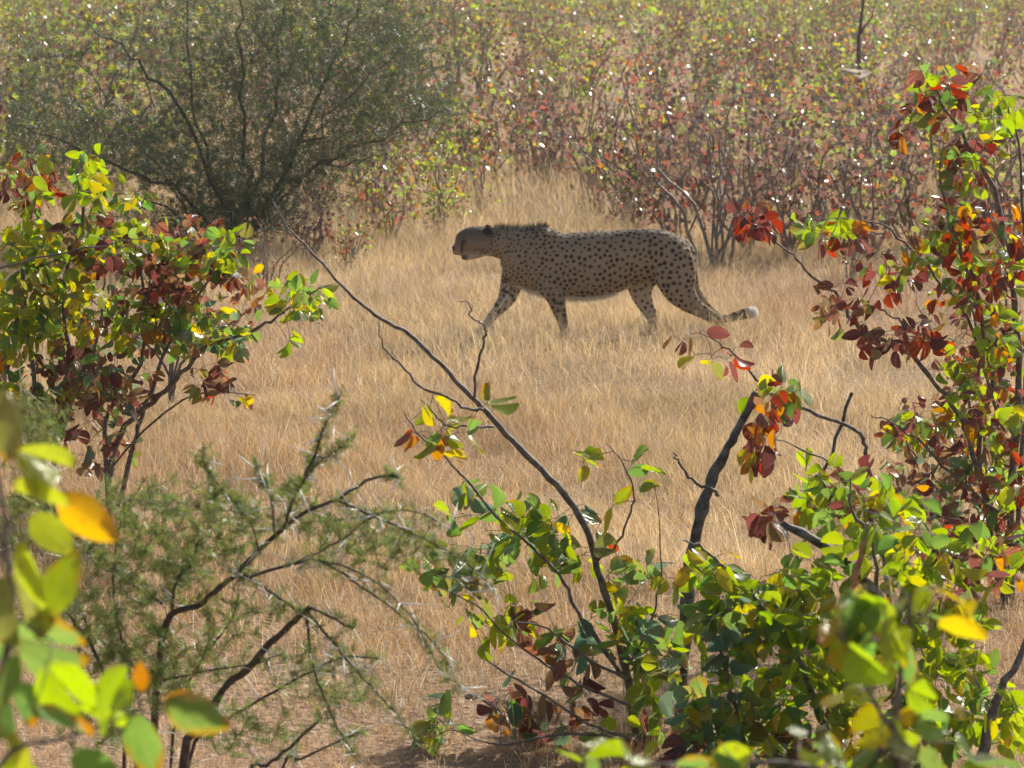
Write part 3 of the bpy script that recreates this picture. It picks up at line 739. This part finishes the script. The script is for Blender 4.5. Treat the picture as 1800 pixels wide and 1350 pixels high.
Y = 11.6
s = shrub('bushy yellow and lime leaved shrub beside the one with drooping maroon leaves', 80, Y, 15)
f0 = foot(80, Y)
s.trace([(95, 800), (120, 650), (110, 500), (140, 400), (155, 300), (170, 265)], Y, 11.6, .012, .0015, [f0])
s.trace([(70, 800), (50, 600), (40, 450), (60, 340), (40, 270)], Y, 11.7, .012, .0015, [f0])
s.trace([(60, 820), (0, 600), (-30, 450)], Y, 11.5, .010, .0015, [f0])
s.trace([(100, 780), (160, 640), (180, 520), (185, 440)], Y, 11.5, .009, .0015, [f0])
s.trace([(-40, 480), (40, 460), (110, 445), (190, 430), (288, 417)], 11.0, 11.0, .005, .0012, name='thin_twig', grow=False)
cl = [(50, 315, 55, 55, 26, 'rg'), (155, 315, 40, 55, 22, 'lime'), (150, 420, 60, 60, 36, 'mix'), (55, 430, 60, 55, 38, 'lime'), (100, 545, 90, 70, 64, 'yel'), (20, 560, 50, 80, 30, 'lime'), (140, 660, 80, 60, 42, 'dark'), (60, 730, 75, 60, 34, 'mix'), (0, 680, 40, 60, 18, 'mix')]
pts, pal = cloud(s.R, cl, 11.6, .40, 2.8); D = s.attach(pts); add_leaves(s, pts, pal, D, .062); s.finish()

Y = 15.2
s = shrub('dark maroon shrub in shade between the thorn tree and the lime green shrub', 300, Y, 18)
f0 = foot(300, Y)
for q in ([(300, 640), (280, 520), (220, 440), (180, 400)], [(310, 640), (350, 500), (400, 430), (430, 400)], [(290, 640), (200, 560), (110, 480), (60, 450)], [(320, 640), (420, 560), (480, 500)], [(300, 600), (310, 480), (320, 400)]):
    s.trace(q, Y, Y+.1, .009, .0015, [f0])
cl = [(330, 430, 120, 45, 60, 'maroon'), (160, 470, 140, 60, 60, 'dark'), (430, 500, 60, 50, 26, 'mix'), (240, 580, 130, 60, 44, 'dark'), (380, 560, 70, 60, 26, 'maroon'), (330, 390, 60, 20, 10, 'rg')]
pts, pal = cloud(s.R, cl, Y, .5, 1.3); D = s.attach(pts); add_leaves(s, pts, pal, D, .066); s.finish()

Y = 12.6
s = shrub('tangled russet and brown twiggy shrub behind the tall red shrub', 1730, Y, 19)
f0 = foot(1730, Y)
for q in ([(1730, 850), (1700, 700), (1650, 600), (1610, 530)], [(1740, 850), (1760, 650), (1770, 500), (1740, 380)], [(1720, 870), (1640, 780), (1580, 720)], [(1735, 850), (1720, 600), (1690, 450), (1700, 330)], [(1750, 850), (1810, 650), (1820, 480)], [(1720, 880), (1620, 860), (1560, 830)]):
    s.trace(q, Y, Y+.1, .009, .0015, [f0])
cl = [(1740, 620, 80, 110, 70, 'maroon'), (1680, 760, 100, 90, 70, 'maroon'), (1770, 880, 70, 90, 50, 'mix'), (1620, 830, 80, 60, 34, 'dark'), (1750, 430, 60, 80, 34, 'rg'), (1690, 540, 60, 60, 26, 'rg'), (1600, 740, 50, 50, 14, 'maroon')]
pts, pal = cloud(s.R, cl, Y, .5, 1.5); D = s.attach(pts)
for _ in range(160): s.attach([P(s.R.uniform(1600, 1820), s.R.uniform(420, 950), Y+s.R.normal(0, .25))])
add_leaves(s, pts, pal, D, .056); s.finish()

# sprays close to the lens
Y = 2.9
s = shrub('shrub with large out-of-focus leaves edged in orange beside the viewer', 0, Y, 16, dx=-.03)
f0 = foot(0, Y, -.05)
s.trace([(-60, 1500), (-30, 1350), (0, 1200), (20, 1080), (10, 950), (-10, 800), (-25, 680)], Y, 2.9, .006, .0015, [f0], wob=.001)
s.trace([(-45, 1400), (20, 1325), (60, 1305), (110, 1300), (190, 1270), (270, 1250)], Y, 2.85, .003, .001, wob=.001)
s.trace([(20, 1080), (60, 1110), (95, 1130)], Y, 2.85, .002, .001, wob=.001)
near = [(5, 690, 'olive', 80, -10), (25, 790, 'lime', 30, 5), (30, 850, 'lime', 10, 10), (55, 905, 'lime', 50, 20), (40, 950, 'lime', 70, 30), (104, 872, 'amber', 42, 10), (15, 1010, 'olive', 60, 10), (70, 1080, 'lime', -55, 0), (35, 1120, 'green', 20, 30), (60, 1150, 'lime', 60, -10),
        (85, 1170, 'lime', 50, 30), (30, 1150, 'green', 120, 0), (5, 1130, 'lime', 200, 20), (10, 1200, 'green', 80, 60), (60, 1245, 'teal', 10, 60), (20, 1290, 'lime', 60, 20), (130, 1320, 'green', 50, 10), (180, 1280, 'lime', -60, 0), (235, 1258, 'green', 70, 30), (290, 1235, 'green', 30, 5), (215, 1250, 'lime', 190, 10), (5, 1340, 'lime', 30, 20), (250, 1215, 'orange', -90, 0), (285, 1228, 'orange', -20, 40), (8, 1060, 'green', 100, 20)]
pp = np.array([P(a, b, Y-.02+s.R.normal(0, .04)) for a, b, *_ in near]); s.attach(pp, .0009, .003)
for p, (a, b, c, an, ro) in zip(pp, near):
    a_ = math.radians(an+s.R.normal(0, 8)); d = np.array([math.cos(a_), s.R.normal(0, .35), -math.sin(a_)]); d /= np.linalg.norm(d)
    o = bpy.data.objects.new('leaf', LEAVES[5+s.R.integers(4)] if s.R.random() < .7 else LEAVES[s.R.integers(5)]); COL.objects.link(o); o.parent = s.root
    m = leaf_matrix(p, d, math.radians(90+ro+s.R.normal(0, 25)), .062*(.45 if c == 'orange' else s.R.uniform(.85, 1.15)))
    o.matrix_basis = Matrix.Translation(-Vector(s.root.location)) @ m; o.color = (*[q*s.R.uniform(.9, 1.2) for q in COLS[c]], 1)
s.finish()

Y = 3.4
s = shrub('shrub with broad blurred lime leaves hanging low before the charred boughs', 1560, Y, 17)
f0 = foot(1560, Y)
s.trace([(1600, 1500), (1585, 1350), (1575, 1250), (1590, 1150), (1600, 1080), (1580, 1030), (1540, 1010)], Y, 3.37, .006, .001, [f0], wob=.001)
s.trace([(1590, 1480), (1500, 1380), (1400, 1345), (1280, 1340), (1150, 1345), (1050, 1340)], Y, 3.4, .005, .001, [f0], wob=.001)
s.trace([(1580, 1300), (1530, 1220), (1490, 1140), (1470, 1110)], Y, 3.35, .003, .001, wob=.001)
cl = [(1530, 1045, 60, 30, 6, 'lime'), (1650, 1060, 60, 50, 6, 'lime'), (1490, 1130, 40, 40, 5, 'lime'), (1560, 1110, 50, 50, 6, 'lime'), (1540, 1230, 70, 50, 8, 'lime'), (1430, 1300, 60, 40, 5, 'lime'), (1290, 1330, 60, 25, 5, 'lime'), (1080, 1335, 60, 20, 5, 'lime'), (1180, 1345, 40, 20, 3, 'green'), (1600, 1310, 60, 40, 5, 'green'), (1700, 1330, 60, 30, 4, 'lime')]
pts, pal = cloud(s.R, cl, 3.4, .09, 1.3); D = s.attach(pts, .0009, .003); add_leaves(s, pts, pal, D, .052); s.finish()

# ------------------------------------------------------------------ thorn bushes with feathery leaves
def pinna_leaf(mb, p, d, L, R, c, pairs=6, wid=.26, fat=.5):
    """one feathery leaf: a midrib with rows of tiny leaflets"""
    up = R.normal(0, 1, 3); sd = np.cross(d, up); sd /= np.linalg.norm(sd)+1e-9; nn = np.cross(sd, d)
    V = []; F = []
    for i in range(pairs):
        t = (i+.6)/pairs; q = p+d*L*t-nn*L*.15*t*t; w = L*wid*(1-.45*abs(2*t-1)); a = L*fat/pairs
        for sg in (-1, 1):
            k = len(V); o = q+sd*sg*w+d*a*.6
            V += [q-d*a*.35, q+d*a*.35, o+d*a*.25, o-d*a*.35]; F.append((k, k+1, k+2, k+3))
    mb.add(V, F, c*R.uniform(.75, 1.25))

def thorn_mesh(k):
    b = MB(); a = .55+.25*k
    for sg in (-1, 1):
        d = np.array([sg*math.sin(a), 0, math.cos(a)]); b.tube([d*0, d*.5+np.array([0, .01*k, .0]), d*1.0+np.array([0, .03*k, 0])], [.030, .022, .004], 4, (.86, .84, .78))
    return b.mesh('thorn', M_THORN)
THORNS = [thorn_mesh(k) for k in range(3)]

def thorns(pl, ids, L, limit=300):
    R = pl.R
    for i in ids[:limit]:
        d = R.normal(0, 1, 3); d /= np.linalg.norm(d); o = bpy.data.objects.new('thorn', THORNS[R.integers(3)]); COL.objects.link(o); o.parent = pl.root
        o.matrix_basis = Matrix.Translation(-Vector(pl.root.location)) @ leaf_matrix(pl.N[i], d, R.uniform(0, 6.28), L*R.uniform(.55, 1.2))

Y = 6.4
tb = Plant(thing('thorn_bush', 'feathery green thorn bush with long white thorns on dark boughs in the foreground', 'bush', tuple(foot(300, Y))), M_DARKBARK, 21)
f0 = foot(300, Y)
br = [([(322, 1342), (359, 1277), (391, 1212), (432, 1179), (460, 1146), (489, 1118), (526, 1085), (545, 1068)], .015, .008, 6.4, 6.3, 1),
      ([(270, 1320), (275, 1220), (281, 1146), (301, 1081), (346, 1065), (387, 1032), (416, 1008), (460, 963), (509, 922), (542, 898), (595, 877), (644, 845), (685, 835), (703, 842)], .013, .0025, 6.4, 6.2, 1),
      ([(416, 1008), (436, 1014), (517, 991), (560, 985), (620, 1020), (690, 1070), (760, 1130), (800, 1180)], .006, .0015, 6.3, 6.2, 0),
      ([(595, 880), (636, 898), (700, 926), (760, 955), (820, 990), (870, 1035)], .0045, .0015, 6.2, 6.1, 0),
      ([(521, 1073), (470, 1035), (436, 1016)], .005, .003, 6.3, 6.3, 0), ([(301, 1081), (310, 1024), (334, 987), (350, 950)], .006, .002, 6.4, 6.4, 0),
      ([(285, 1061), (261, 1044), (212, 1012), (163, 959), (130, 930)], .005, .0015, 6.4, 6.5, 0), ([(500, 930), (513, 883), (530, 850), (553, 803), (563, 770), (577, 737), (600, 693)], .0045, .0012, 6.2, 6.2, 0),
      ([(530, 850), (560, 813), (590, 793), (617, 770)], .003, .0012, 6.2, 6.2, 0), ([(485, 945), (477, 883), (467, 850), (450, 817)], .0035, .0015, 6.2, 6.2, 0), ([(455, 968), (440, 914), (424, 894), (391, 861), (363, 824), (355, 790)], .0035, .0012, 6.25, 6.2, 0),
      ([(330, 1345), (387, 1277), (432, 1244), (542, 1183), (607, 1155), (668, 1159)], .007, .002, 6.5, 6.4, 1), ([(285, 1195), (367, 1179), (440, 1167), (500, 1150)], .004, .0015, 6.4, 6.3, 0),
      ([(540, 1075), (583, 1126), (628, 1179), (668, 1224), (700, 1260), (740, 1310)], .0045, .0015, 6.3, 6.1, 0), ([(538, 1075), (550, 1167), (570, 1224), (595, 1281), (632, 1342)], .0045, .0015, 6.3, 6.2, 0),
      ([(430, 1380), (469, 1346), (509, 1313), (566, 1260)], .008, .004, 6.6, 6.5, 1), ([(490, 1365), (530, 1334), (611, 1297), (635, 1285)], .006, .002, 6.6, 6.5, 1),
      ([(545, 1068), (591, 1089), (620, 1105)], .005, .003, 6.3, 6.3, 0), ([(240, 1345), (200, 1250), (170, 1150), (120, 1080), (60, 1020), (20, 960)], .009, .0018, 6.5, 6.5, 1), ([(220, 1345), (230, 1200), (200, 1050), (210, 930), (250, 850)], .008, .0016, 6.6, 6.6, 1),
      ([(160, 1120), (110, 980), (90, 860), (60, 760), (40, 680)], .005, .0014, 6.6, 6.7, 0), ([(517, 991), (600, 950), (660, 905), (730, 900), (790, 930)], .0035, .0012, 6.2, 6.1, 0), ([(560, 985), (640, 1010), (720, 1080), (770, 1170), (810, 1210)], .003, .0012, 6.1, 6.0, 0),
      ([(300, 1345), (330, 1200), (400, 1100), (420, 1050)], .006, .002, 6.7, 6.7, 1)]
for q, r0, r1, y0, y1, g in br: tb.trace(q, y0, y1, r0*.68, r1*.75, [f0+np.array([(q[0][0]-300)/FPX*3, 0, 0])] if g else None, wob=.0012, sides=6)
cl = [(300, 880, 150, 55, 90, 'g'), (200, 960, 140, 70, 110, 'g'), (330, 1000, 110, 70, 90, 'g'), (200, 1100, 120, 90, 130, 'g'), (400, 920, 90, 60, 60, 'g'), (300, 1190, 110, 90, 110, 'g'), (180, 1240, 110, 90, 90, 'g'), (430, 1090, 90, 70, 45, 'g'), (600, 930, 100, 50, 60, 'g'), (700, 960, 110, 55, 60, 'g'),
      (60, 760, 70, 70, 60, 'g'), (60, 900, 70, 80, 60, 'g'), (560, 1200, 100, 70, 40, 'g'), (420, 1280, 110, 60, 40, 'g'), (520, 860, 60, 40, 20, 'g'), (60, 1080, 60, 80, 40, 'g')]
wood0 = tb.n
pts, pal = cloud(tb.R, cl, 6.4, .35, .72); D = tb.attach(pts, .0007, .0022)
fol = MB(); R = tb.R
gc = np.array([.15, .205, .05])
def tuft(p, n, L):
    for _ in range(n):
        d = R.normal(0, 1, 3); d[2] += .3; d /= np.linalg.norm(d)
        c = gc*np.array([R.uniform(.8, 1.5), R.uniform(.85, 1.25), R.uniform(.7, 1.2)]); pinna_leaf(fol, p, d, L*R.uniform(.6, 1.2), R, c, 5, .26, .7)
for p in pts: tuft(p, 3, .029)
thin = [i for i in range(tb.n) if tb.rad[i] < .0028]
for i in range(wood0):
    if tb.rad[i] < .0042 and R.random() < .8: tuft(tb.N[i]+R.normal(0, .006, 3), 5, .024)
for i in R.choice(thin, min(len(thin), 4200), replace=False): tuft(tb.N[i], 4, .021)
o = fol.build('foliage', M_PINNA, tb.root, smooth=False); o['kind'] = 'stuff'
thorns(tb, R.choice([i for i in range(tb.n) if .0008 < tb.rad[i] < .006], 300, replace=False), .062)
tb.finish()

# the big thorn tree behind on the left
Y = 23.5
tb = Plant(thing('thorn_tree', 'large dark feathery thorn tree spreading behind the leafy shrubs', 'tree', tuple(foot(420, Y))), M_DARKBARK, 22)
f0 = foot(425, Y)
br = [([(440, 420), (490, 340), (560, 290), (640, 262), (720, 225), (790, 190)], .045, .004, 23.5, 23.2), ([(425, 400), (440, 300), (430, 200), (420, 60), (425, -60)], .05, .005, 23.5, 23.6), ([(415, 410), (380, 320), (310, 180), (250, 120), (180, 60), (120, 20)], .045, .004, 23.5, 23.3),
      ([(410, 420), (300, 330), (200, 280), (90, 240), (20, 220)], .04, .004, 23.4, 23.2), ([(435, 410), (520, 250), (580, 120), (620, 20), (650, -80)], .045, .005, 23.6, 23.9), ([(430, 400), (480, 200), (500, 50), (510, -80)], .045, .005, 23.7, 24.2), ([(415, 400), (350, 250), (330, 80), (320, -70)], .045, .005, 23.6, 24.1),
      ([(450, 415), (540, 310), (620, 280), (700, 265)], .03, .003, 23.4, 22.9), ([(400, 425), (330, 390), (260, 360), (200, 350)], .03, .003, 23.3, 22.9), ([(500, 300), (600, 180), (700, 90), (760, 20)], .025, .003, 23.6, 23.8), ([(300, 330), (220, 200), (140, 120), (60, 90)], .02, .003, 23.6, 23.9)]
for q, r0, r1, y0, y1 in br: tb.trace(q, y0, y1, r0*.5, r1*.7, [f0+np.array([(q[0][0]-425)/FPX*8, 0, 0])], wob=.028, sides=7)
cl = [(450, 240, 230, 150, 620, ''), (260, 270, 190, 100, 360, ''), (560, 110, 170, 120, 420, ''), (670, 200, 120, 80, 150, ''), (340, 80, 200, 100, 300, ''), (430, 340, 170, 80, 420, ''), (520, -20, 220, 80, 260, ''), (130, 200, 130, 90, 110, ''), (310, 400, 110, 40, 160, ''), (560, 270, 110, 50, 160, ''), (740, 170, 80, 80, 130, ''), (700, 60, 110, 90, 160, ''), (430, 380, 120, 50, 160, ''), (100, 240, 130, 60, 120, ''), (60, 120, 90, 80, 60, '')]
pts, pal = cloud(tb.R, cl, 23.6, .9, 1.0)
spray = []
for _ in range(130):                                              # long feathery shoots breaking the outline
    q = pts[tb.R.integers(len(pts))]; d = q-P(430, 330, 23.5); d = d/np.linalg.norm(d)+tb.R.normal(0, .25, 3)+np.array([0, 0, .15]); n_ = tb.R.integers(4, 9)
    spray += [q+d*.085*k+np.array([0, 0, -.004*k*k])+tb.R.normal(0, .012, 3) for k in range(1, n_)]
pts = np.vstack([pts, np.array(spray)]); tb.attach(pts, .0018, .006, rmax=.014); fol = MB(); R = tb.R; gc = np.array([.082, .115, .052])
for p in pts:
    for _ in range(6):
        d = R.normal(0, 1, 3); d[2] += .3; d /= np.linalg.norm(d)
        c = gc*np.array([R.uniform(.8, 1.4), R.uniform(.85, 1.2), R.uniform(.8, 1.3)]); pinna_leaf(fol, p+R.normal(0, .05, 3), d, R.uniform(.05, .10), R, c, 4, .20, .5)
o = fol.build('foliage', M_PINNA, tb.root, smooth=False); o['kind'] = 'stuff'
thorns(tb, R.choice([i for i in range(tb.n) if tb.rad[i] < .01], 220, replace=False), .075)
tb.finish()

# ------------------------------------------------------------------ shrubs of the thicket behind
def dull(c, k=.30): return c*(1-k)+np.array([.17, .135, .10])*k
def template(seed, pal, h, w, nl, size, nst=7):
    R = np.random.default_rng(seed); p = Plant(None, M_BARK, seed)
    for k in range(nst):
        a = R.uniform(0, 6.28); tilt = R.uniform(.1, .75)*w; hh = h*R.uniform(.6, 1.0)
        b0 = np.array([R.normal(0, .05), R.normal(0, .05), -.05]); e = np.array([math.cos(a)*tilt, math.sin(a)*tilt, hh])
        m1 = b0+(e-b0)*.35+np.array([0, 0, .08*h])+R.normal(0, .04, 3); m2 = b0+(e-b0)*.7+R.normal(0, .07, 3)
        p.branch([b0, m1, m2, e], R.uniform(.010, .018), .003, sides=5, sub=3, wob=.012)
    pts = []
    nodes = p.N[:p.n]; hi = nodes[nodes[:, 2] > .18*h]
    for _ in range(nl//3):
        c = hi[R.integers(len(hi))]+R.normal(0, .13*w, 3); c[2] = max(.10, c[2]); pts.append(c)
    D = p.attach(np.array(pts), .0016, .004)
    for _ in range(110):                                             # bare twigs sticking out
        c = hi[R.integers(len(hi))]+R.normal(0, .22*w, 3)+np.array([0, 0, .12]); p.attach([c], .0014, .004)
    mb = MB()
    for q, d0 in zip(pts, D):
        for _ in range(3):
            d = leaf_dir(R, d0); sz = size*R.uniform(.6, 1.2)
            small_leaf(mb, leaf_matrix(q+R.normal(0, .03, 3), d, R.uniform(0, 6.28), sz), dull(tone(pal, R), .12 if pal in ('far', 'mix') else .30), R, simple=R.random() < .5)
    wood = MB()
    for _, b, _m in p.parts:
        wood.v += b.v; wood.c += b.c; wood.f += [tuple(i+wood.n for i in f) for f in b.f]; wood.n += b.n
    return wood.mesh('stems', M_TWIG), mb.mesh('foliage', M_MASS)
KINDS = {}
for nm, pl_, cnt in (('red', 'maroon', 4), ('rust', 'rg', 3), ('mixed', 'mix', 3), ('green', 'far', 4), ('bare', 'maroon', 3)):
    KINDS[nm] = [template(300+17*i+len(nm), pl_, 1.25+.2*(i % 2), .95, {'bare': 90, 'red': 360, 'rust': 380}.get(nm, 560), .060 if nm != 'green' else .056, 10 if nm == 'bare' else 7) for i in range(cnt)]
TEXT = dict(red='maroon leaved scrubby shrub in the thicket behind the cheetah', rust='rust red and green leaved shrub in the thicket behind the cheetah', mixed='shrub of mixed lime and brown leaves in the thicket behind the cheetah',
            green='yellow-green leaved shrub in the far thicket beyond the clearing', bare='almost leafless grey twiggy shrub in the thicket behind the cheetah')
R = np.random.default_rng(77)
def place(kind, x, y, sc, label=None):
    a, b_ = KINDS[kind][R.integers(len(KINDS[kind]))]
    t = thing('mopane_shrub', label or TEXT[kind], 'shrub', (x, y, float(zground(np.array(x), np.array(y))) if y < 50 else 0), kind.replace('near_', '')+' shrubs of the thicket')
    t.rotation_euler.z = R.uniform(0, 6.28); t.scale = (sc*R.uniform(.9, 1.15),)*2 + (sc*R.uniform(.85, 1.1),)
    for nm, me in (('stems', a), ('foliage', b_)):
        o = bpy.data.objects.new(nm, me); COL.objects.link(o); o.parent = t
        o['kind'] = 'stuff'
def at_px(px, Y): return (px-900)/FPX*math.hypot(Y, H)
for nm, pl_, cnt in (('near_red', 'maroon', 2), ('near_rust', 'rg', 2)):
    KINDS[nm] = [template(700+19*i+len(nm), pl_, 1.1+.15*i, .95, 250, .078, 8) for i in range(cnt)]; TEXT[nm] = ''
NEAR = ((615, 21.8, 'near_rust', .40, 'low red and green shrub at the foot of the dark thorn tree'), (470, 20.4, 'bare', .40, 'small dry twiggy bush in the grass in front of the dark thorn tree'), (540, 22.6, 'near_red', .50, 'maroon shrub half under the boughs of the dark thorn tree'),
        (690, 24.0, 'near_rust', .60, 'knee high rust and lime shrub between the thorn tree and the cheetah'), (770, 25.2, 'mixed', .65, 'lime and brown shrub in the pale grass beyond the cheetah\'s head'),
        (850, 27.5, 'near_rust', .85, 'rust leaved shrub beyond the cheetah\'s neck'), (955, 29.5, 'near_red', .85, 'maroon shrub beyond the cheetah\'s shoulders'), (1050, 27.6, 'bare', .85, 'leafless twiggy shrub beyond the cheetah\'s back'),
        (1120, 24.2, 'near_red', .66, 'maroon leaved shrub just behind the cheetah\'s rump'), (1190, 23.4, 'near_red', .80, 'loose dark red shrub in front of a bare twiggy one behind the cheetah'), (1255, 22.4, 'bare', .98, 'bare shrub with upright dark stems beyond the cheetah\'s tail'),
        (1310, 23.2, 'near_red', .95, 'tall maroon shrub beside the bare upright stems'), (1385, 22.8, 'near_red', .80, 'maroon shrub rising from the grass beyond the red sprig'), (1450, 24, 'bare', .95, 'grey leafless shrub between two maroon shrubs'),
        (1530, 23, 'near_red', .75, 'maroon shrub behind the outstretched boughs of the tall red shrub'), (1610, 23.5, 'near_rust', .85, 'rust and green shrub behind the outstretched boughs of the tall red shrub'), (1690, 22.5, 'near_red', .75, None), (1770, 23.5, 'near_red', .95, None),
        (1220, 26, 'near_red', .95, None), (1010, 31.5, 'near_red', .95, None), (900, 32, 'near_rust', .95, None), (820, 30, 'rust', .95, None), (730, 28, 'mixed', .85, None), (655, 26, 'near_rust', .75, None),
        (60, 27, 'green', 1.2, None), (160, 28.5, 'green', 1.3, None), (250, 30, 'green', 1.2, None), (-40, 26, 'green', 1.2, None), (1500, 21.2, 'bare', .42, 'small dry leafless bush in the reddish grass'), (1840, 22.5, 'rust', .9, None),
        (1350, 25.5, 'near_red', 1.0, None), (1480, 26, 'near_rust', 1.0, None), (1100, 26.5, 'near_rust', .8, None), (1560, 27, 'near_red', 1.0, None), (1660, 27, 'rust', 1.05, None))
for px, Y, k, sc, lab in NEAR:
    place(k, at_px(px, Y), Y, sc, lab or {'near_red': TEXT['red'], 'near_rust': TEXT['rust']}.get(k, TEXT[k]))
cnt = 0; pos = []
while cnt < 270:
    y = 26.5+ (R.random()**1.5)*95; x = (R.random()*2-1)*(y*.19+1.5)
    if y < 31 and -3.6 < x-(-.0) < 1.0 and y < 29: continue
    if any((x-a)**2+(y-b)**2 < (.55+.006*y)**2 for a, b in pos): continue
    u = R.random(); far = y > 42
    k = ('green' if u < .50 else 'mixed' if u < .68 else 'rust' if u < .84 else 'red') if far else ('red' if u < .46 else 'rust' if u < .70 else 'bare' if u < .82 else 'mixed' if u < .93 else 'green')
    place(k, x, y, R.uniform(.75, 1.1) if not far else R.uniform(1.0, 1.45)); pos.append((x, y)); cnt += 1
# a bare forked sapling standing above the green thicket
sp = Plant(thing('bare_sapling', 'bare dark forked sapling standing up out of the yellow-green thicket', 'tree', tuple(foot(1512, 38))), M_DARKBARK, 31)
sp.trace([(1510, 95), (1512, 50), (1518, 0), (1522, -60)], 38, 38, .035, .008, [foot(1510, 38)]); sp.trace([(1512, 60), (1525, 40), (1533, 28), (1540, 0)], 38, 38, .015, .005)
sp.attach([P(1500+R.normal(0, 25), R.uniform(-70, 60), 38+R.normal(0, .2)) for _ in range(14)], .003, .006); sp.finish()

# distant scrub that reads as one mass
far = MB()
for _ in range(1500):
    y = R.uniform(112, 260); x = (R.random()*2-1)*(y*.24+6); hh = R.uniform(.9, 2.0)
    pl_ = 'far' if R.random() < .6 else 'mix'
    for _ in range(22):
        d = R.normal(0, 1, 3); d /= np.linalg.norm(d); p = np.array([x, y, hh*.55])+d*np.array([1.0, 1.0, hh*.5])*R.random()**.4
        small_leaf(far, leaf_matrix(p, leaf_dir(R), R.uniform(0, 6.28), R.uniform(.25, .5)), tone(pl_, R), R, True)
o = far.build('distant_scrub', M_MASS); o['kind'] = 'stuff'; o['label'] = 'distant yellow-green scrub closing the view'; o['category'] = 'scrub'

# ------------------------------------------------------------------ dusty air lit from behind
b = MB(); x0, x1, y0, y1, z0, z1 = -950, 950, -310, 1250, -1.2, 7
v = [(x, y, z) for z in (z0, z1) for y in (y0, y1) for x in (x0, x1)]
b.add(v, [(0, 2, 3, 1), (4, 5, 7, 6), (0, 1, 5, 4), (2, 6, 7, 3), (0, 4, 6, 2), (1, 3, 7, 5)])
hm = bpy.data.materials.new('dusty_air'); hm.use_nodes = True; hn = hm.node_tree.nodes; hn.remove(hn['Principled BSDF'])
pv = hn.new('ShaderNodeVolumePrincipled'); pv.inputs['Density'].default_value = 0.0006; pv.inputs['Anisotropy'].default_value = .45
pv.inputs['Color'].default_value = (1, .95, .86, 1)
hm.node_tree.links.new(pv.outputs[0], hn['Material Output'].inputs['Volume'])
o = b.build('haze', hm, smooth=False); o['kind'] = 'stuff'; o['label'] = 'thin pale dusty haze in the backlit air'; o['category'] = 'haze'
